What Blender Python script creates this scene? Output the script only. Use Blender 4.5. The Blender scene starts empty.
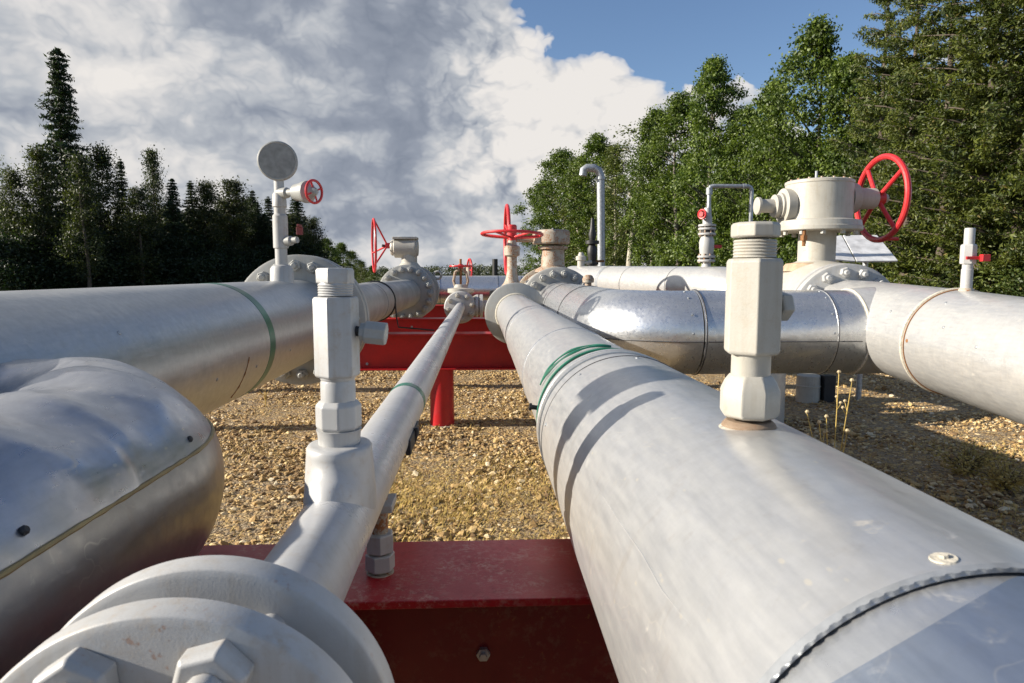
import bpy, math, random
import numpy as np
from mathutils import Vector, Matrix, noise
R = math.radians
rng = np.random.default_rng(7)
random.seed(7)
sc = bpy.context.scene
COL = sc.collection
PI = math.pi

# ---------------------------------------------------------------- camera
F = 683.0
YAW = math.atan(32 / F)
PIT = math.atan(68.5 / F * math.cos(YAW))
GZ = -2.40                       # ground level; the camera is the origin

def ray(u, v):
    x = (u - 512) / F; z = (341.5 - v) / F
    y2 = math.cos(PIT) + z * math.sin(PIT); z2 = z * math.cos(PIT) - math.sin(PIT)
    return Vector((x * math.cos(YAW) + y2 * math.sin(YAW), -x * math.sin(YAW) + y2 * math.cos(YAW), z2))
def at(u, v, Y):
    r = ray(u, v); return r * (Y / r.y)

cd = bpy.data.cameras.new('camera'); cam = bpy.data.objects.new('camera', cd); COL.objects.link(cam)
cd.sensor_width = 36; cd.lens = F / 1024 * 36; cd.clip_start = 0.05; cd.clip_end = 4000
cam.rotation_euler = (R(90) - PIT, 0, -YAW)
sc.camera = cam
cd.dof.use_dof = True; cd.dof.focus_distance = 4.0; cd.dof.aperture_fstop = 11

# ---------------------------------------------------------------- node helpers
class NT:
    def __init__(s, nt): s.nt = nt; s.n = nt.nodes; s.l = nt.links
    def new(s, t, **k):
        n = s.n.new(t)
        for a, b in k.items(): setattr(n, a, b)
        return n
    def link(s, a, b): s.l.new(a, b)
    def setin(s, sock, v):
        if hasattr(v, 'is_output'): s.l.new(v, sock)
        else: sock.default_value = v
    def math(s, op, a, b=None, c=None, clamp=False):
        n = s.new('ShaderNodeMath', operation=op); n.use_clamp = clamp
        for i, v in enumerate((a, b, c)):
            if v is not None: s.setin(n.inputs[i], v)
        return n.outputs[0]
    def vm(s, op, a, b=None):
        n = s.new('ShaderNodeVectorMath', operation=op)
        s.setin(n.inputs[0], a)
        if b is not None: s.setin(n.inputs[1], b)
        return n.outputs['Value'] if op in ('DOT_PRODUCT', 'LENGTH') else n.outputs[0]
    def noise(s, vec, scale, detail=4, rough=.55, dist=0, out='Fac'):
        n = s.new('ShaderNodeTexNoise'); s.l.new(vec, n.inputs['Vector'])
        n.inputs['Scale'].default_value = scale; n.inputs['Detail'].default_value = detail
        n.inputs['Roughness'].default_value = rough; n.inputs['Distortion'].default_value = dist
        return n.outputs[out]
    def vor(s, vec, scale, feature='F1', out='Distance', rnd=1):
        n = s.new('ShaderNodeTexVoronoi', feature=feature); s.l.new(vec, n.inputs['Vector'])
        n.inputs['Scale'].default_value = scale; n.inputs['Randomness'].default_value = rnd
        return n.outputs[out]
    def ramp(s, fac, pts):
        n = s.new('ShaderNodeValToRGB'); s.l.new(fac, n.inputs[0]); e = n.color_ramp.elements
        while len(e) < len(pts): e.new(.5)
        for i, (p, c) in enumerate(pts):
            e[i].position = p; e[i].color = (c, c, c, 1) if isinstance(c, (int, float)) else (*c, 1)
        return n.outputs[0]
    def mix(s, fac, a, b, mode='MIX'):
        n = s.new('ShaderNodeMix', data_type='RGBA', blend_type=mode)
        s.setin(n.inputs[0], fac)
        for i, v in ((6, a), (7, b)):
            if isinstance(v, tuple): v = (*v, 1) if len(v) == 3 else v
            s.setin(n.inputs[i], v)
        return n.outputs[2]
    def bump(s, h, strength, dist, normal=None):
        n = s.new('ShaderNodeBump'); s.l.new(h, n.inputs['Height'])
        n.inputs['Strength'].default_value = strength; n.inputs['Distance'].default_value = dist
        if normal is not None: s.l.new(normal, n.inputs['Normal'])
        return n.outputs[0]
    def mapping(s, vec, scale=(1, 1, 1), rot=(0, 0, 0)):
        n = s.new('ShaderNodeMapping'); s.l.new(vec, n.inputs[0])
        n.inputs['Scale'].default_value = scale; n.inputs['Rotation'].default_value = rot
        return n.outputs[0]

def mat(name):
    m = bpy.data.materials.new(name); m.use_nodes = True
    t = NT(m.node_tree); b = t.n['Principled BSDF']
    pos = t.new('ShaderNodeNewGeometry').outputs['Position']
    return m, t, b, pos

def clad_mat(name, base=(.60, .60, .59), metallic=.55, r0=.30, r1=.5, dirt=.5, dent=.25, streak_rot=(0, 0, 0)):
    """weathered aluminium sheet"""
    m, t, b, pos = mat(name)
    big = t.noise(pos, 2.2, 5, .6)
    fine = t.noise(pos, 26, 6, .65)
    st = t.noise(t.mapping(pos, (9, 1.2, 9), streak_rot), 6, 5, .6)
    tint = t.ramp(t.math('ADD', t.math('MULTIPLY', big, .4), t.math('MULTIPLY', st, .6)), [(.34, (base[0] * .86, base[1] * .87, base[2] * .89)), (.5, base), (.66, (base[0] * 1.1, base[1] * 1.09, base[2] * 1.06))])
    c = t.mix(t.ramp(fine, [(.35, 0.0), (.7, .35)]), tint, (base[0] * .7, base[1] * .7, base[2] * .68))
    # pale dried-mud scuffs and brown drips
    sc_ = t.math('MULTIPLY', t.ramp(t.noise(pos, 13, 7, .72, 1.2), [(.60, 0.0), (.68, 1.0)]), t.ramp(t.noise(pos, 3.1, 3), [(.42, 0.0), (.6, 1.0)]))
    c = t.mix(t.math('MULTIPLY', sc_, .5 * dirt), c, (.66, .60, .50))
    dr = t.ramp(t.noise(t.mapping(pos, (22, 22, 2.5)), 1, 4, .6), [(.58, 0.0), (.75, 1.0)])
    c = t.mix(t.math('MULTIPLY', dr, .22 * dirt), c, (.30, .24, .17))
    scr = t.math('MULTIPLY', t.ramp(t.vor(t.vm('ADD', t.mapping(pos, (1, .35, 1), (.3, .2, .5)), t.vm('MULTIPLY', t.noise(pos, 2.4, 4, out='Color'), (.5, .5, .5))), 5.5, 'DISTANCE_TO_EDGE'), [(0, 1.0), (.012, 0.0)]), t.ramp(t.noise(pos, 4.2, 4), [(.50, 0.0), (.62, 1.0)]))
    c = t.mix(t.math('MULTIPLY', scr, .55 * dirt), c, (.74, .70, .62))
    fl = t.math('MULTIPLY', t.ramp(t.vor(t.mapping(pos, (1, .5, 1)), 34), [(.09, 1.0), (.16, 0.0)]), t.ramp(t.noise(pos, 7, 3), [(.54, 0.0), (.60, 1.0)]))
    c = t.mix(t.math('MULTIPLY', fl, .6 * dirt), c, (.72, .66, .54))
    b.inputs['Metallic'].default_value = metallic
    t.link(c, b.inputs['Base Color'])
    rg = t.math('ADD', t.ramp(t.math('ADD', t.math('MULTIPLY', st, .5), t.math('MULTIPLY', fine, .5)), [(.35, r0), (.65, r1)]), t.math('MULTIPLY', sc_, .25), clamp=True)
    t.link(rg, b.inputs['Roughness'])
    n1 = t.bump(t.noise(pos, 3.4, 3, .5), dent, .05)
    n2 = t.bump(t.noise(pos, 19, 4, .6), dent * .35, .012, n1)
    n3 = t.bump(t.vor(t.vm('ADD', pos, t.noise(pos, 3, 2, out='Color')), 6), .12 * dent, .02, n2)
    t.link(n3, b.inputs['Normal'])
    return m

def paint_mat(name, base, rough=.5, dirt=(.32, .24, .15), damt=.5, bump=.35, rust=0.25, chip=None, metallic=0, cov=0):
    m, t, b, pos = mat(name)
    big = t.noise(pos, 3.0, 5, .6)
    c = t.mix(t.ramp(big, [(.35, 0.0), (.7, .8)]), base, tuple(x * .72 for x in base))
    run = t.ramp(t.noise(t.mapping(pos, (40, 40, 3)), 1, 5, .6), [(.52, 0.0), (.74, .35)])
    c = t.mix(run, c, tuple(x * k for x, k in zip(base, (.62, .55, .45))))
    g = t.math('MULTIPLY', t.ramp(t.noise(pos, 38, 6, .7), [(.5, 0.0), (.72, 1.0)]), t.ramp(t.noise(pos, 5, 3), [(.4, 0.0), (.65, 1.0)]))
    c = t.mix(t.math('MULTIPLY', g, damt), c, dirt)
    rs = t.math('MULTIPLY', t.ramp(t.noise(pos, 60, 5, .7), [(.6 - cov, 0.0), (.66 - cov * .5, 1.0)]), t.ramp(t.noise(pos, 9, 3), [(.56 - cov, 0.0), (.66 - cov, 1.0)]))
    c = t.mix(t.math('MULTIPLY', rs, rust * 2, clamp=True), c, (.26, .10, .03))
    if chip:
        ch = t.math('MULTIPLY', t.ramp(t.noise(pos, 45, 8, .8), [(.50, 0.0), (.60, 1.0)]), t.ramp(t.noise(pos, 4, 4, .6), [(.42, 0.0), (.62, 1.0)]))
        c = t.mix(t.math('MULTIPLY', ch, .75), c, chip)
    t.link(c, b.inputs['Base Color'])
    b.inputs['Metallic'].default_value = metallic
    t.link(t.math('ADD', t.ramp(big, [(.3, rough - .08), (.7, rough + .1)]), t.math('MULTIPLY', g, .2)), b.inputs['Roughness'])
    n1 = t.bump(t.noise(pos, 260, 4, .65), bump * .8, .0016)
    n2 = t.bump(t.noise(pos, 14, 2), bump * .25, .008, n1)
    t.link(n2, b.inputs['Normal'])
    return m

def plain(name, base, rough=.6, metallic=0, scale=30, bump=.2):
    m, t, b, pos = mat(name)
    c = t.mix(t.ramp(t.noise(pos, scale, 4), [(.35, 0.0), (.7, 1.0)]), base, tuple(x * .62 for x in base))
    t.link(c, b.inputs['Base Color']); b.inputs['Roughness'].default_value = rough; b.inputs['Metallic'].default_value = metallic
    t.link(t.bump(t.noise(pos, scale * 2, 3), bump, .005), b.inputs['Normal'])
    return m

def leaf_mat(name, dark, light, brown=None):
    m = bpy.data.materials.new(name); m.use_nodes = True
    t = NT(m.node_tree); t.n.clear()
    out = t.new('ShaderNodeOutputMaterial')
    geo = t.new('ShaderNodeNewGeometry'); oi = t.new('ShaderNodeObjectInfo')
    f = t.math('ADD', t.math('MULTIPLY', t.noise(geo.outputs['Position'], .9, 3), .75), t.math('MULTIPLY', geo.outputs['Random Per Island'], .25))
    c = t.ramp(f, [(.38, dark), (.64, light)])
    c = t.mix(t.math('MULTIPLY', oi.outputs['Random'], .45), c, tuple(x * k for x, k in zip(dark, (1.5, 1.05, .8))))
    if brown: c = t.mix(t.ramp(geo.outputs['Random Per Island'], [(.975, 0.0), (.985, .7)]), c, brown)
    d = t.new('ShaderNodeBsdfPrincipled'); t.link(c, d.inputs['Base Color']); d.inputs['Roughness'].default_value = .55
    tr = t.new('ShaderNodeBsdfTranslucent'); t.link(t.mix(1.0, c, (1.1, 1.2, .5), 'MULTIPLY'), tr.inputs[0])
    mx = t.new('ShaderNodeMixShader'); mx.inputs[0].default_value = .3
    t.link(d.outputs[0], mx.inputs[1]); t.link(tr.outputs[0], mx.inputs[2]); t.link(mx.outputs[0], out.inputs[0])
    return m

M = {}
M['clad'] = clad_mat('aluminium_cladding', (.57, .57, .565), .66, .31, .40, .9, .10)
M['clad_bright'] = clad_mat('bright_cladding', (.62, .63, .64), .82, .24, .38, .4, .20)
M['clad_grey'] = clad_mat('grey_cladding', (.46, .47, .47), .72, .30, .46, .5, .12)
M['clad_low'] = clad_mat('shaded_cladding', (.34, .33, .32), .88, .28, .44, .8, .12)  # darker base puts the elbow underside's shade and ground reflection into the colour
M['sheet_blue'] = clad_mat('smooth_sheet', (.38, .43, .51), .85, .30, .40, .6, .05)  # blue in the base stands in for reflected sky
M['clad_crumple'] = clad_mat('crumpled_cladding', (.46, .47, .50), .86, .25, .40, .8, .15)
M['clad_pale'] = clad_mat('pale_cladding', (.56, .555, .54), .50, .28, .42, .7, .3)
M['white'] = paint_mat('white_paint', (.43, .43, .42), .40, bump=.2, damt=.65)
M['cream'] = paint_mat('cream_paint', (.45, .43, .375), .42, rust=.45)
M['base_rust'] = paint_mat('flaking_base', (.26, .19, .13), .85, rust=.35, damt=1.0, dirt=(.13, .07, .035), cov=.12)
M['cream_rust'] = paint_mat('rusty_cream_paint', (.40, .36, .29), .6, rust=1.0, damt=.9, dirt=(.26, .15, .07), cov=.12)
M['grey'] = paint_mat('grey_paint', (.34, .345, .33), .45, rust=.2)
M['thin'] = paint_mat('pipe_paint', (.45, .455, .46), .30, bump=.12, damt=.3, rust=.1)
M['red'] = paint_mat('red_paint', (.46, .006, .010), .38, bump=.2, rust=.3, chip=None, dirt=(.12, .015, .015))
M['red_shaded'] = paint_mat('shaded_red_paint', (.17, .006, .010), .5, bump=.3, rust=.5)  # same red paint, with the near web's shade put into the base colour
M['red_chip'] = paint_mat('worn_red_paint', (.36, .006, .012), .38, bump=.4, rust=.5, chip=(.42, .20, .16), dirt=(.10, .02, .02), damt=.7)
M['wheel'] = paint_mat('wheel_red', (.55, .025, .03), .35, rust=.2, damt=.3)
M['dull_red'] = plain('dull_red', (.20, .03, .03), .6)
M['dark'] = plain('dark_metal', (.05, .05, .05), .5, .6)
M['black'] = plain('black_rubber', (.02, .02, .022), .6)
M['rust'] = plain('rust', (.28, .13, .05), .9, 0, 60, .6)
M['tape'] = plain('green_tape', (.012, .15, .09), .35, 0, 9)
M['galv'] = plain('galvanised_steel', (.42, .44, .46), .45, .5, 20)
M['seam'] = plain('seam_sealant', (.56, .52, .43), .7, 0, 60, .5)
M['seam_dark'] = plain('dark_seam', (.07, .07, .075), .5, .4)
M['yellowstain'] = plain('yellow_seam', (.38, .28, .12), .6, .3, 12)
M['concrete'] = plain('concrete', (.36, .33, .27), .9, 0, 30, .5)
M['panel'] = plain('panel_white', (.70, .70, .70), .5, 0, 5, .1)
M['straw'] = plain('dry_grass', (.60, .43, .12), .8, 0, 4, 0)
M['bark'] = plain('bark', (.11, .085, .065), .9, 0, 6, .5)
M['bark_mid'] = plain('grey_bark', (.16, .14, .11), .9, 0, 5, .4)
M['bark_pale'] = plain('pale_bark', (.42, .38, .30), .85, 0, 5, .4)
M['spruce'] = leaf_mat('spruce_needles', (.012, .026, .010), (.035, .058, .020))
M['pine'] = leaf_mat('pine_needles', (.026, .048, .008), (.16, .185, .024), (.18, .13, .04))
M['aspen'] = leaf_mat('aspen_leaves', (.032, .066, .008), (.165, .225, .028))
M['birch'] = leaf_mat('birch_leaves', (.04, .065, .014), (.17, .20, .04), (.24, .18, .06))
M['darkbirch'] = leaf_mat('shaded_leaves', (.018, .030, .010), (.09, .105, .03))  # birch leaves again, with the left forest's shade put into the colour
M['shrub'] = leaf_mat('shrub_leaves', (.035, .065, .012), (.15, .19, .035), (.3, .2, .08))
M['far'] = leaf_mat('far_forest', (.030, .045, .022), (.07, .085, .04))

# ---------------------------------------------------------------- mesh builder
def frame(d):
    d = Vector(d).normalized()
    up = Vector((0, 0, 1)) if abs(d.z) < .95 else Vector((0, 1, 0))
    a = up.cross(d).normalized(); return a, d.cross(a).normalized(), d    # a sideways, b up, d along

class MB:
    def __init__(s): s.v = []; s.f = []; s.m = []; s.mi = 0
    def lathe(s, p, d, prof, seg=32, rot=0, cap0=True, cap1=True, a0=0, a1=None):
        p = Vector(p); a, b, d = frame(d); base = len(s.v)
        for (t, r) in prof:
            for k in range(seg):
                an = rot + 2 * PI * k / seg
                s.v.append(p + d * t + (a * math.cos(an) + b * math.sin(an)) * r)
        for i in range(len(prof) - 1):
            for k in range(seg):
                k2 = (k + 1) % seg
                s.f.append((base + i * seg + k, base + i * seg + k2, base + (i + 1) * seg + k2, base + (i + 1) * seg + k)); s.m.append(s.mi)
        if cap0: s.f.append(tuple(base + k for k in reversed(range(seg)))); s.m.append(s.mi)
        if cap1: s.f.append(tuple(base + (len(prof) - 1) * seg + k for k in range(seg))); s.m.append(s.mi)
        return s
    def cyl(s, p0, p1, r, seg=24, r1=None, rot=0):
        p0 = Vector(p0); p1 = Vector(p1); L = (p1 - p0).length
        return s.lathe(p0, p1 - p0, [(0, r), (L, r if r1 is None else r1)], seg, rot)
    def path(s, pts, r, seg=16, closed=False, caps=True):
        pts = [Vector(q) for q in pts]; n = len(pts); base = len(s.v)
        rr = r if isinstance(r, (list, tuple)) else [r] * n
        prev = None
        for i in range(n):
            if closed: tg = (pts[(i + 1) % n] - pts[i - 1]).normalized()
            else: tg = (pts[min(i + 1, n - 1)] - pts[max(i - 1, 0)]).normalized()
            if prev is None: a = frame(tg)[0]
            else: a = (prev - tg * prev.dot(tg)).normalized()
            prev = a; b = tg.cross(a)
            for k in range(seg):
                an = 2 * PI * k / seg
                s.v.append(pts[i] + (a * math.cos(an) + b * math.sin(an)) * rr[i])
        for i in range(n if closed else n - 1):
            j = (i + 1) % n
            for k in range(seg):
                k2 = (k + 1) % seg
                s.f.append((base + i * seg + k, base + i * seg + k2, base + j * seg + k2, base + j * seg + k)); s.m.append(s.mi)
        if caps and not closed:
            s.f.append(tuple(base + k for k in reversed(range(seg)))); s.m.append(s.mi)
            s.f.append(tuple(base + (n - 1) * seg + k for k in range(seg))); s.m.append(s.mi)
        return s
    def box(s, c, h, mat3=None):
        c = Vector(c); base = len(s.v)
        for x in (-1, 1):
            for y in (-1, 1):
                for z in (-1, 1):
                    q = Vector((x * h[0], y * h[1], z * h[2]))
                    if mat3 is not None: q = mat3 @ q
                    s.v.append(c + q)
        for f in ((0, 1, 3, 2), (4, 6, 7, 5), (0, 4, 5, 1), (2, 3, 7, 6), (0, 2, 6, 4), (1, 5, 7, 3)):
            s.f.append(tuple(base + i for i in f)); s.m.append(s.mi)
        return s
    def ring(s, c, d, Rr, r, seg=48, sec=12):
        c = Vector(c); a, b, d = frame(d)
        return s.path([c + (a * math.cos(2 * PI * i / seg) + b * math.sin(2 * PI * i / seg)) * Rr for i in range(seg)], r, sec, closed=True)
    def build(s, name, material, parent=None, bevel=0, smooth=35, fn=None):
        me = bpy.data.meshes.new(name)
        me.from_pydata([tuple(q) for q in s.v], [], s.f); me.update()
        mats = material if isinstance(material, (list, tuple)) else [material]
        for m_ in mats: me.materials.append(m_)
        me.polygons.foreach_set('material_index', s.m)
        me.polygons.foreach_set('use_smooth', [True] * len(me.polygons))
        me.set_sharp_from_angle(angle=R(smooth))
        o = bpy.data.objects.new(name, me); COL.objects.link(o)
        if parent is not None:
            o.parent = parent; o.matrix_parent_inverse = Matrix.Translation(parent.location).inverted() if parent.parent is None else Matrix()
            if parent.parent is None: pass
        if bevel:
            bm_ = o.modifiers.new('bevel', 'BEVEL'); bm_.width = bevel; bm_.segments = 2; bm_.limit_method = 'ANGLE'; bm_.angle_limit = R(32); bm_.harden_normals = True
        return o

def tag(o, label=None, cat=None, group=None, kind=None):
    if label: o['label'] = label
    if cat: o['category'] = cat
    if group: o['group'] = group
    if kind: o['kind'] = kind
    return o
def thing(name, label, cat, group=None):
    o = bpy.data.objects.new(name, None); COL.objects.link(o); o.empty_display_size = .1
    return tag(o, label, cat, group)
V = Vector

def bolt_ring(parent, c, d, rad, n, nut_r, nut_h, stud_r, stud_out, m, rot=0, bevel=0, nutrot=0, name='nut'):
    """nuts with stud ends standing on a flange face, each nut a part with its stud end"""
    a, b, d = frame(d); c = V(c)
    for k in range(n):
        an = rot + 2 * PI * k / n
        q = c + (a * math.cos(an) + b * math.sin(an)) * rad
        mb = MB()
        mb.lathe(q, d, [(0, nut_r), (nut_h * .8, nut_r), (nut_h, nut_r * .86)], 6, rot=nutrot + .35 * k)
        mb.lathe(q, d, [(nut_h, stud_r), (nut_h + stud_out * .8, stud_r), (nut_h + stud_out, stud_r * .75)], 12)
        mb.build(name, m, parent, bevel)

# ================================================================ CENTRAL INSULATED PIPE
CX, CZ = .530, -.606
P = thing('insulated_pipe', 'big pale aluminium clad pipe running from the lower right corner towards the middle', 'pipe')
# far part, slightly slimmer
m = MB(); m.lathe((CX + .005, 2.64, CZ), (0, 1, 0), [(0, .288), (1.3, .288), (1.302, .292), (1.32, .292), (1.322, .288), (3.6, .288), (3.602, .292), (3.62, .292), (3.622, .288), (7.5, .288)], 96)
m.build('pipe_cladding', M['clad'], P)
# nearer sleeve with lap joints
m = MB(); m.lathe((CX, .64, CZ), (0, 1, 0), [(0, .306), (.002, .309), (1.78, .309), (1.782, .306), (1.99, .306), (1.992, .3085), (2.02, .3085), (2.025, .28)], 128, cap0=False)
sl = m.build('pipe_cladding', M['clad'], P)
# dark lap line
MB().ring((CX, 2.42, CZ), (0, 1, 0), .3085, .0030, 96, 6).build('seam', M['seam_dark'], P)
m = MB(); m.lathe((CX, 2.53, CZ), (0, 1, 0), [(0, .307), (.001, .3115), (.05, .3115), (.051, .307)], 96, cap0=False, cap1=False); m.build('band', M['clad_grey'], P)
# end of the sleeve: a serrated strip standing a little clear of the sheet below
m = MB(); seg = 720; base = 0
for k in range(seg):
    an = 2 * PI * k / seg
    for rr, yy in ((.3095, .652), (.3104 + .0003 * math.sin(k * .09), .640 - .0022 * (k % 6 < 3) - .0015 * math.sin(k * .05)), (.3045, .640)):
        m.v.append(V((CX + rr * math.cos(an), yy, CZ + rr * math.sin(an))))
for k in range(seg):
    k2 = (k + 1) % seg
    for j in range(2):
        m.f.append((k * 3 + j, k2 * 3 + j, k2 * 3 + j + 1, k * 3 + j + 1)); m.m.append(0)
m.build('crimped_edge', M['galv'], P)
# inner layer in the gap
m = MB(); m.lathe((CX, .2, CZ), (0, 1, 0), [(0, .3015), (.6, .3015)], 96, cap0=False, cap1=False); m.build('inner_sheet', M['clad_bright'], P)
# next sheet towards the camera: cut on a slant
r1, r2 = ray(823, 683), ray(1024, 566); nrm = r1.cross(r2)
m = MB(); seg = 128
for k in range(seg):
    an = 2 * PI * k / seg
    x, z = CX + .3075 * math.cos(an), CZ + .3075 * math.sin(an)
    y = min(.625, max(.2, -(nrm.x * x + nrm.z * z) / nrm.y - .005))
    m.v.append(V((x, y, z))); m.v.append(V((x, -1.2, z)))
for k in range(seg):
    k2 = (k + 1) % seg
    m.f.append((2 * k, 2 * k + 1, 2 * k2 + 1, 2 * k2)); m.m.append(0)
m.build('pipe_cladding', M['sheet_blue'], P)
# screw with washer near the sleeve end
q = at(957, 569, .652); d = (V((q.x, 0, q.z)) - V((CX, 0, CZ))).normalized(); q = V((CX, .672, CZ)) + d * .309
m = MB(); m.lathe(q, d, [(0, .014), (.0015, .013)], 24); m.lathe(q + d * .0015, d, [(0, .0052), (.0035, .0048)], 6); m.build('screw', M['seam'], P)
q = V((CX, 2.83, CZ)) + V((-math.cos(R(8)), 0, math.sin(R(8)))) * .288
m = MB(); m.lathe(q, q - V((CX, 2.83, CZ)), [(0, .010), (.03, .010), (.03, .016), (.04, .016)], 8); m.build('screw', M['dark'], P)
# green tape: a taut strip plus a twisted loose loop
m = MB(); m.path([V((CX + .2915 * math.cos(R(a)), 2.80, CZ + .2915 * math.sin(R(a)))) for a in range(10, 200, 4)], .006, 6); m.build('tape', M['tape'], P)
m = MB(); N_ = 60
for sg in (-1, 1):
    pts = []
    for k in range(N_):
        f = k / (N_ - 1); an = R(84 + 72 * f); lift = .006 + .006 * math.sin(f * PI)
        pts.append(V((CX + (.288 + lift) * math.cos(an), 2.92 + sg * .036 * math.sin(f * PI) + .05 * (f - .5), CZ + (.288 + lift) * math.sin(an))))
    m.path(pts, [.0050 + .0015 * math.sin(k * .3) for k in range(N_)], 6)
m.build('loose_tape', M['tape'], P)
m = MB(); m.path([V((CX, 0, CZ)) + V((p_[0] - CX, p_[1], p_[2] - CZ)) * 1.0 for p_ in [[0.253, 1.554, -0.469], [0.257, 1.254, -0.462], [0.261, 1.055, -0.454], [0.26, 0.935, -0.455], [0.266, 0.81, -0.446]]], [.0003, .0012, .0016, .0012, .0003], 8); m.build('crease', M['clad_pale'], P)
# end collar plate
m = MB(); m.lathe((CX + .005, 10.12, CZ), (0, 1, 0), [(0, .44), (.012, .465), (.12, .465), (.13, .45)], 96); m.build('collar_plate', M['grey'], P, .004)
MB().ring((CX + .005, 10.12, CZ), (0, 1, 0), .295, .018, 64, 8).build('weld_bead', M['seam'], P)

# ================================================================ CENTRAL RISER
RX, RY = CX - .002, 1.30
zt = CZ + .305
P = thing('pressure_fitting', 'cream hexagonal riser fitting standing on the big near pipe, right of the middle', 'pipe fitting')
def zc(v, Y=RY): return (273 - v) / F * Y * 1.0
S = 1 / 527.
m = MB(); m.lathe((RX, RY, zt - .02), (0, 0, 1), [(0, .050), (.012, .054), (.026, .051), (.034, .043)], 32); m.build('weld_base', M['base_rust'], P, .002)
MB().lathe((RX, RY, zt + .012), (0, 0, 1), [(.008, .046), (.012, .054), (.020, .058), (.062, .058), (.080, .050), (.093, .040)], 8, rot=R(10)).build('base_nut', M['cream'], P, .004)
MB().lathe((RX, RY, zt + .10), (0, 0, 1), [(-.01, .037), (.045, .037), (.052, .041)], 32).build('neck', M['cream'], P)
MB().lathe((RX, RY, zt + .145), (0, 0, 1), [(0, .050), (.005, .0555), (.178, .0555), (.184, .051)], 6, rot=R(18)).build('hex_body', M['cream'], P, .003)
pr = [(0, .036)]
for i in range(6): pr += [(.006 * i + .002, .0405), (.006 * i + .005, .0385)]
MB().lathe((RX, RY, zt + .329), (0, 0, 1), pr, 40).build('threaded_neck', M['cream'], P)
MB().lathe((RX, RY, zt + .368), (0, 0, 1), [(0, .042), (.003, .0455), (.024, .0455), (.029, .041)], 8, rot=R(22)).build('cap', M['cream'], P, .002)
d = V((1, .25, 0)).normalized(); q = V((RX, RY, zt + .236))
m = MB(); m.lathe(q + d * .04, d, [(0, .016), (.03, .016)], 20); m.lathe(q + d * .052, d, [(0, .027), (.004, .030), (.022, .030), (.027, .025)], 6, rot=R(12)); m.build('side_plug', M['cream'], P, .002)
m = MB(); m.lathe((RX, RY, zt - .0165), (0, 0, 1), [(0, .085), (.008, .07), (.018, .052)], 40); m.build('sealant_ring', M['seam'], P)

# ================================================================ THIN PIPE
TX, TZ, TR = -.349, -.604, .0875
P = thing('thin_pipe', 'thin white painted pipe running away from the bolted flange at the lower left', 'pipe')
m = MB(); m.lathe((TX, .93, TZ), (0, 1, 0), [(0, TR + .02), (.03, TR + .018), (.09, TR + .001), (.10, TR), (11.2, TR)], 64); m.build('pipe_body', M['thin'], P)
# saddle boss for the riser
TY = 1.675; zt = TZ + TR
m = MB()
seg = 48
rings = [(.30, 0), (.12, .02), (.10, .035), (.081, .055), (.0795, .075), (.079, .09), (.074, .097), (.066, .099)]
for (rr, hh) in rings:
    for k in range(seg):
        an = 2 * PI * k / seg; rx = rr if rr < .1 else (rr - .3) / (.3 - .1) * .0 + rr
        x = min(rr, .0855) * math.cos(an) if rr > .0855 else rr * math.cos(an)
        y = (rr * 1.15 if rr < .2 else .15) * math.sin(an)
        z = TZ + math.sqrt(max(0, (TR + .001) ** 2 - x * x)) + hh if rr > .085 else zt + hh
        if rr > .2: z = TZ + math.sqrt(max(0, (TR - .004) ** 2 - x * x)) + hh
        m.v.append(V((TX + x, TY + y, z)))
for i in range(len(rings) - 1):
    for k in range(seg):
        k2 = (k + 1) % seg; m.f.append((i * seg + k, i * seg + k2, (i + 1) * seg + k2, (i + 1) * seg + k)); m.m.append(0)
m.f.append(tuple((len(rings) - 1) * seg + k for k in range(seg))); m.m.append(0)
m.build('saddle_boss', M['white'], P, smooth=50)
m = MB(); m.lathe((TX, 3.14, TZ), (0, 1, 0), [(0, TR), (.001, TR + .0015), (.075, TR + .0015), (.076, TR)], 64, cap0=False, cap1=False); m.build('tape', M['tape'], P)
# flange pair at the near end
for y0, y1, nm in ((.715, .765, 'flange'), (.832, .882, 'flange')):
    m = MB(); m.lathe((TX, y0, TZ), (0, 1, 0), [(-.004 if nm == 'x' else 0, .09), (0, .226), (.004, .236), (.009, .2385), (y1 - y0 - .006, .2385), (y1 - y0, .233)], 128); m.build(nm, M['white'], P, .002)
MB().lathe((TX, .76, TZ), (0, 1, 0), [(0, .135), (.08, .135)], 64).build('gasket', M['dark'], P)
bolt_ring(P, (TX, .715, TZ), (0, -1, 0), .183, 8, .043, .032, .0215, .018, M['white'], rot=R(90 - 20), bevel=.003, nutrot=R(14))
bolt_ring(P, (TX, .882, TZ), (0, 1, 0), .180, 8, .040, .032, .020, .012, M['white'], rot=R(90 + 17), bevel=.003)
for k in range(8):
    an = R(90 - 17) + 2 * PI * k / 8; m = MB()
    q = V((TX - .18 * math.cos(an), .76, TZ + .18 * math.sin(an))); m.cyl(q, q + V((0, .08, 0)), .0205, 12)
    m.build('stud_bolt', M['white'], P)
# dark U-bolt under the right side of the pipe
m = MB(); m.path([V((TX + (TR + .012) * math.cos(R(a)), 2.62, TZ + (TR + .012) * math.sin(R(a)))) for a in range(-100, 12, 8)], .011, 8)
m.box((TX + .085, 2.62, TZ - .03), (.010, .17, .028)); m.build('pipe_clamp', M['black'], P, .004)

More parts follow.
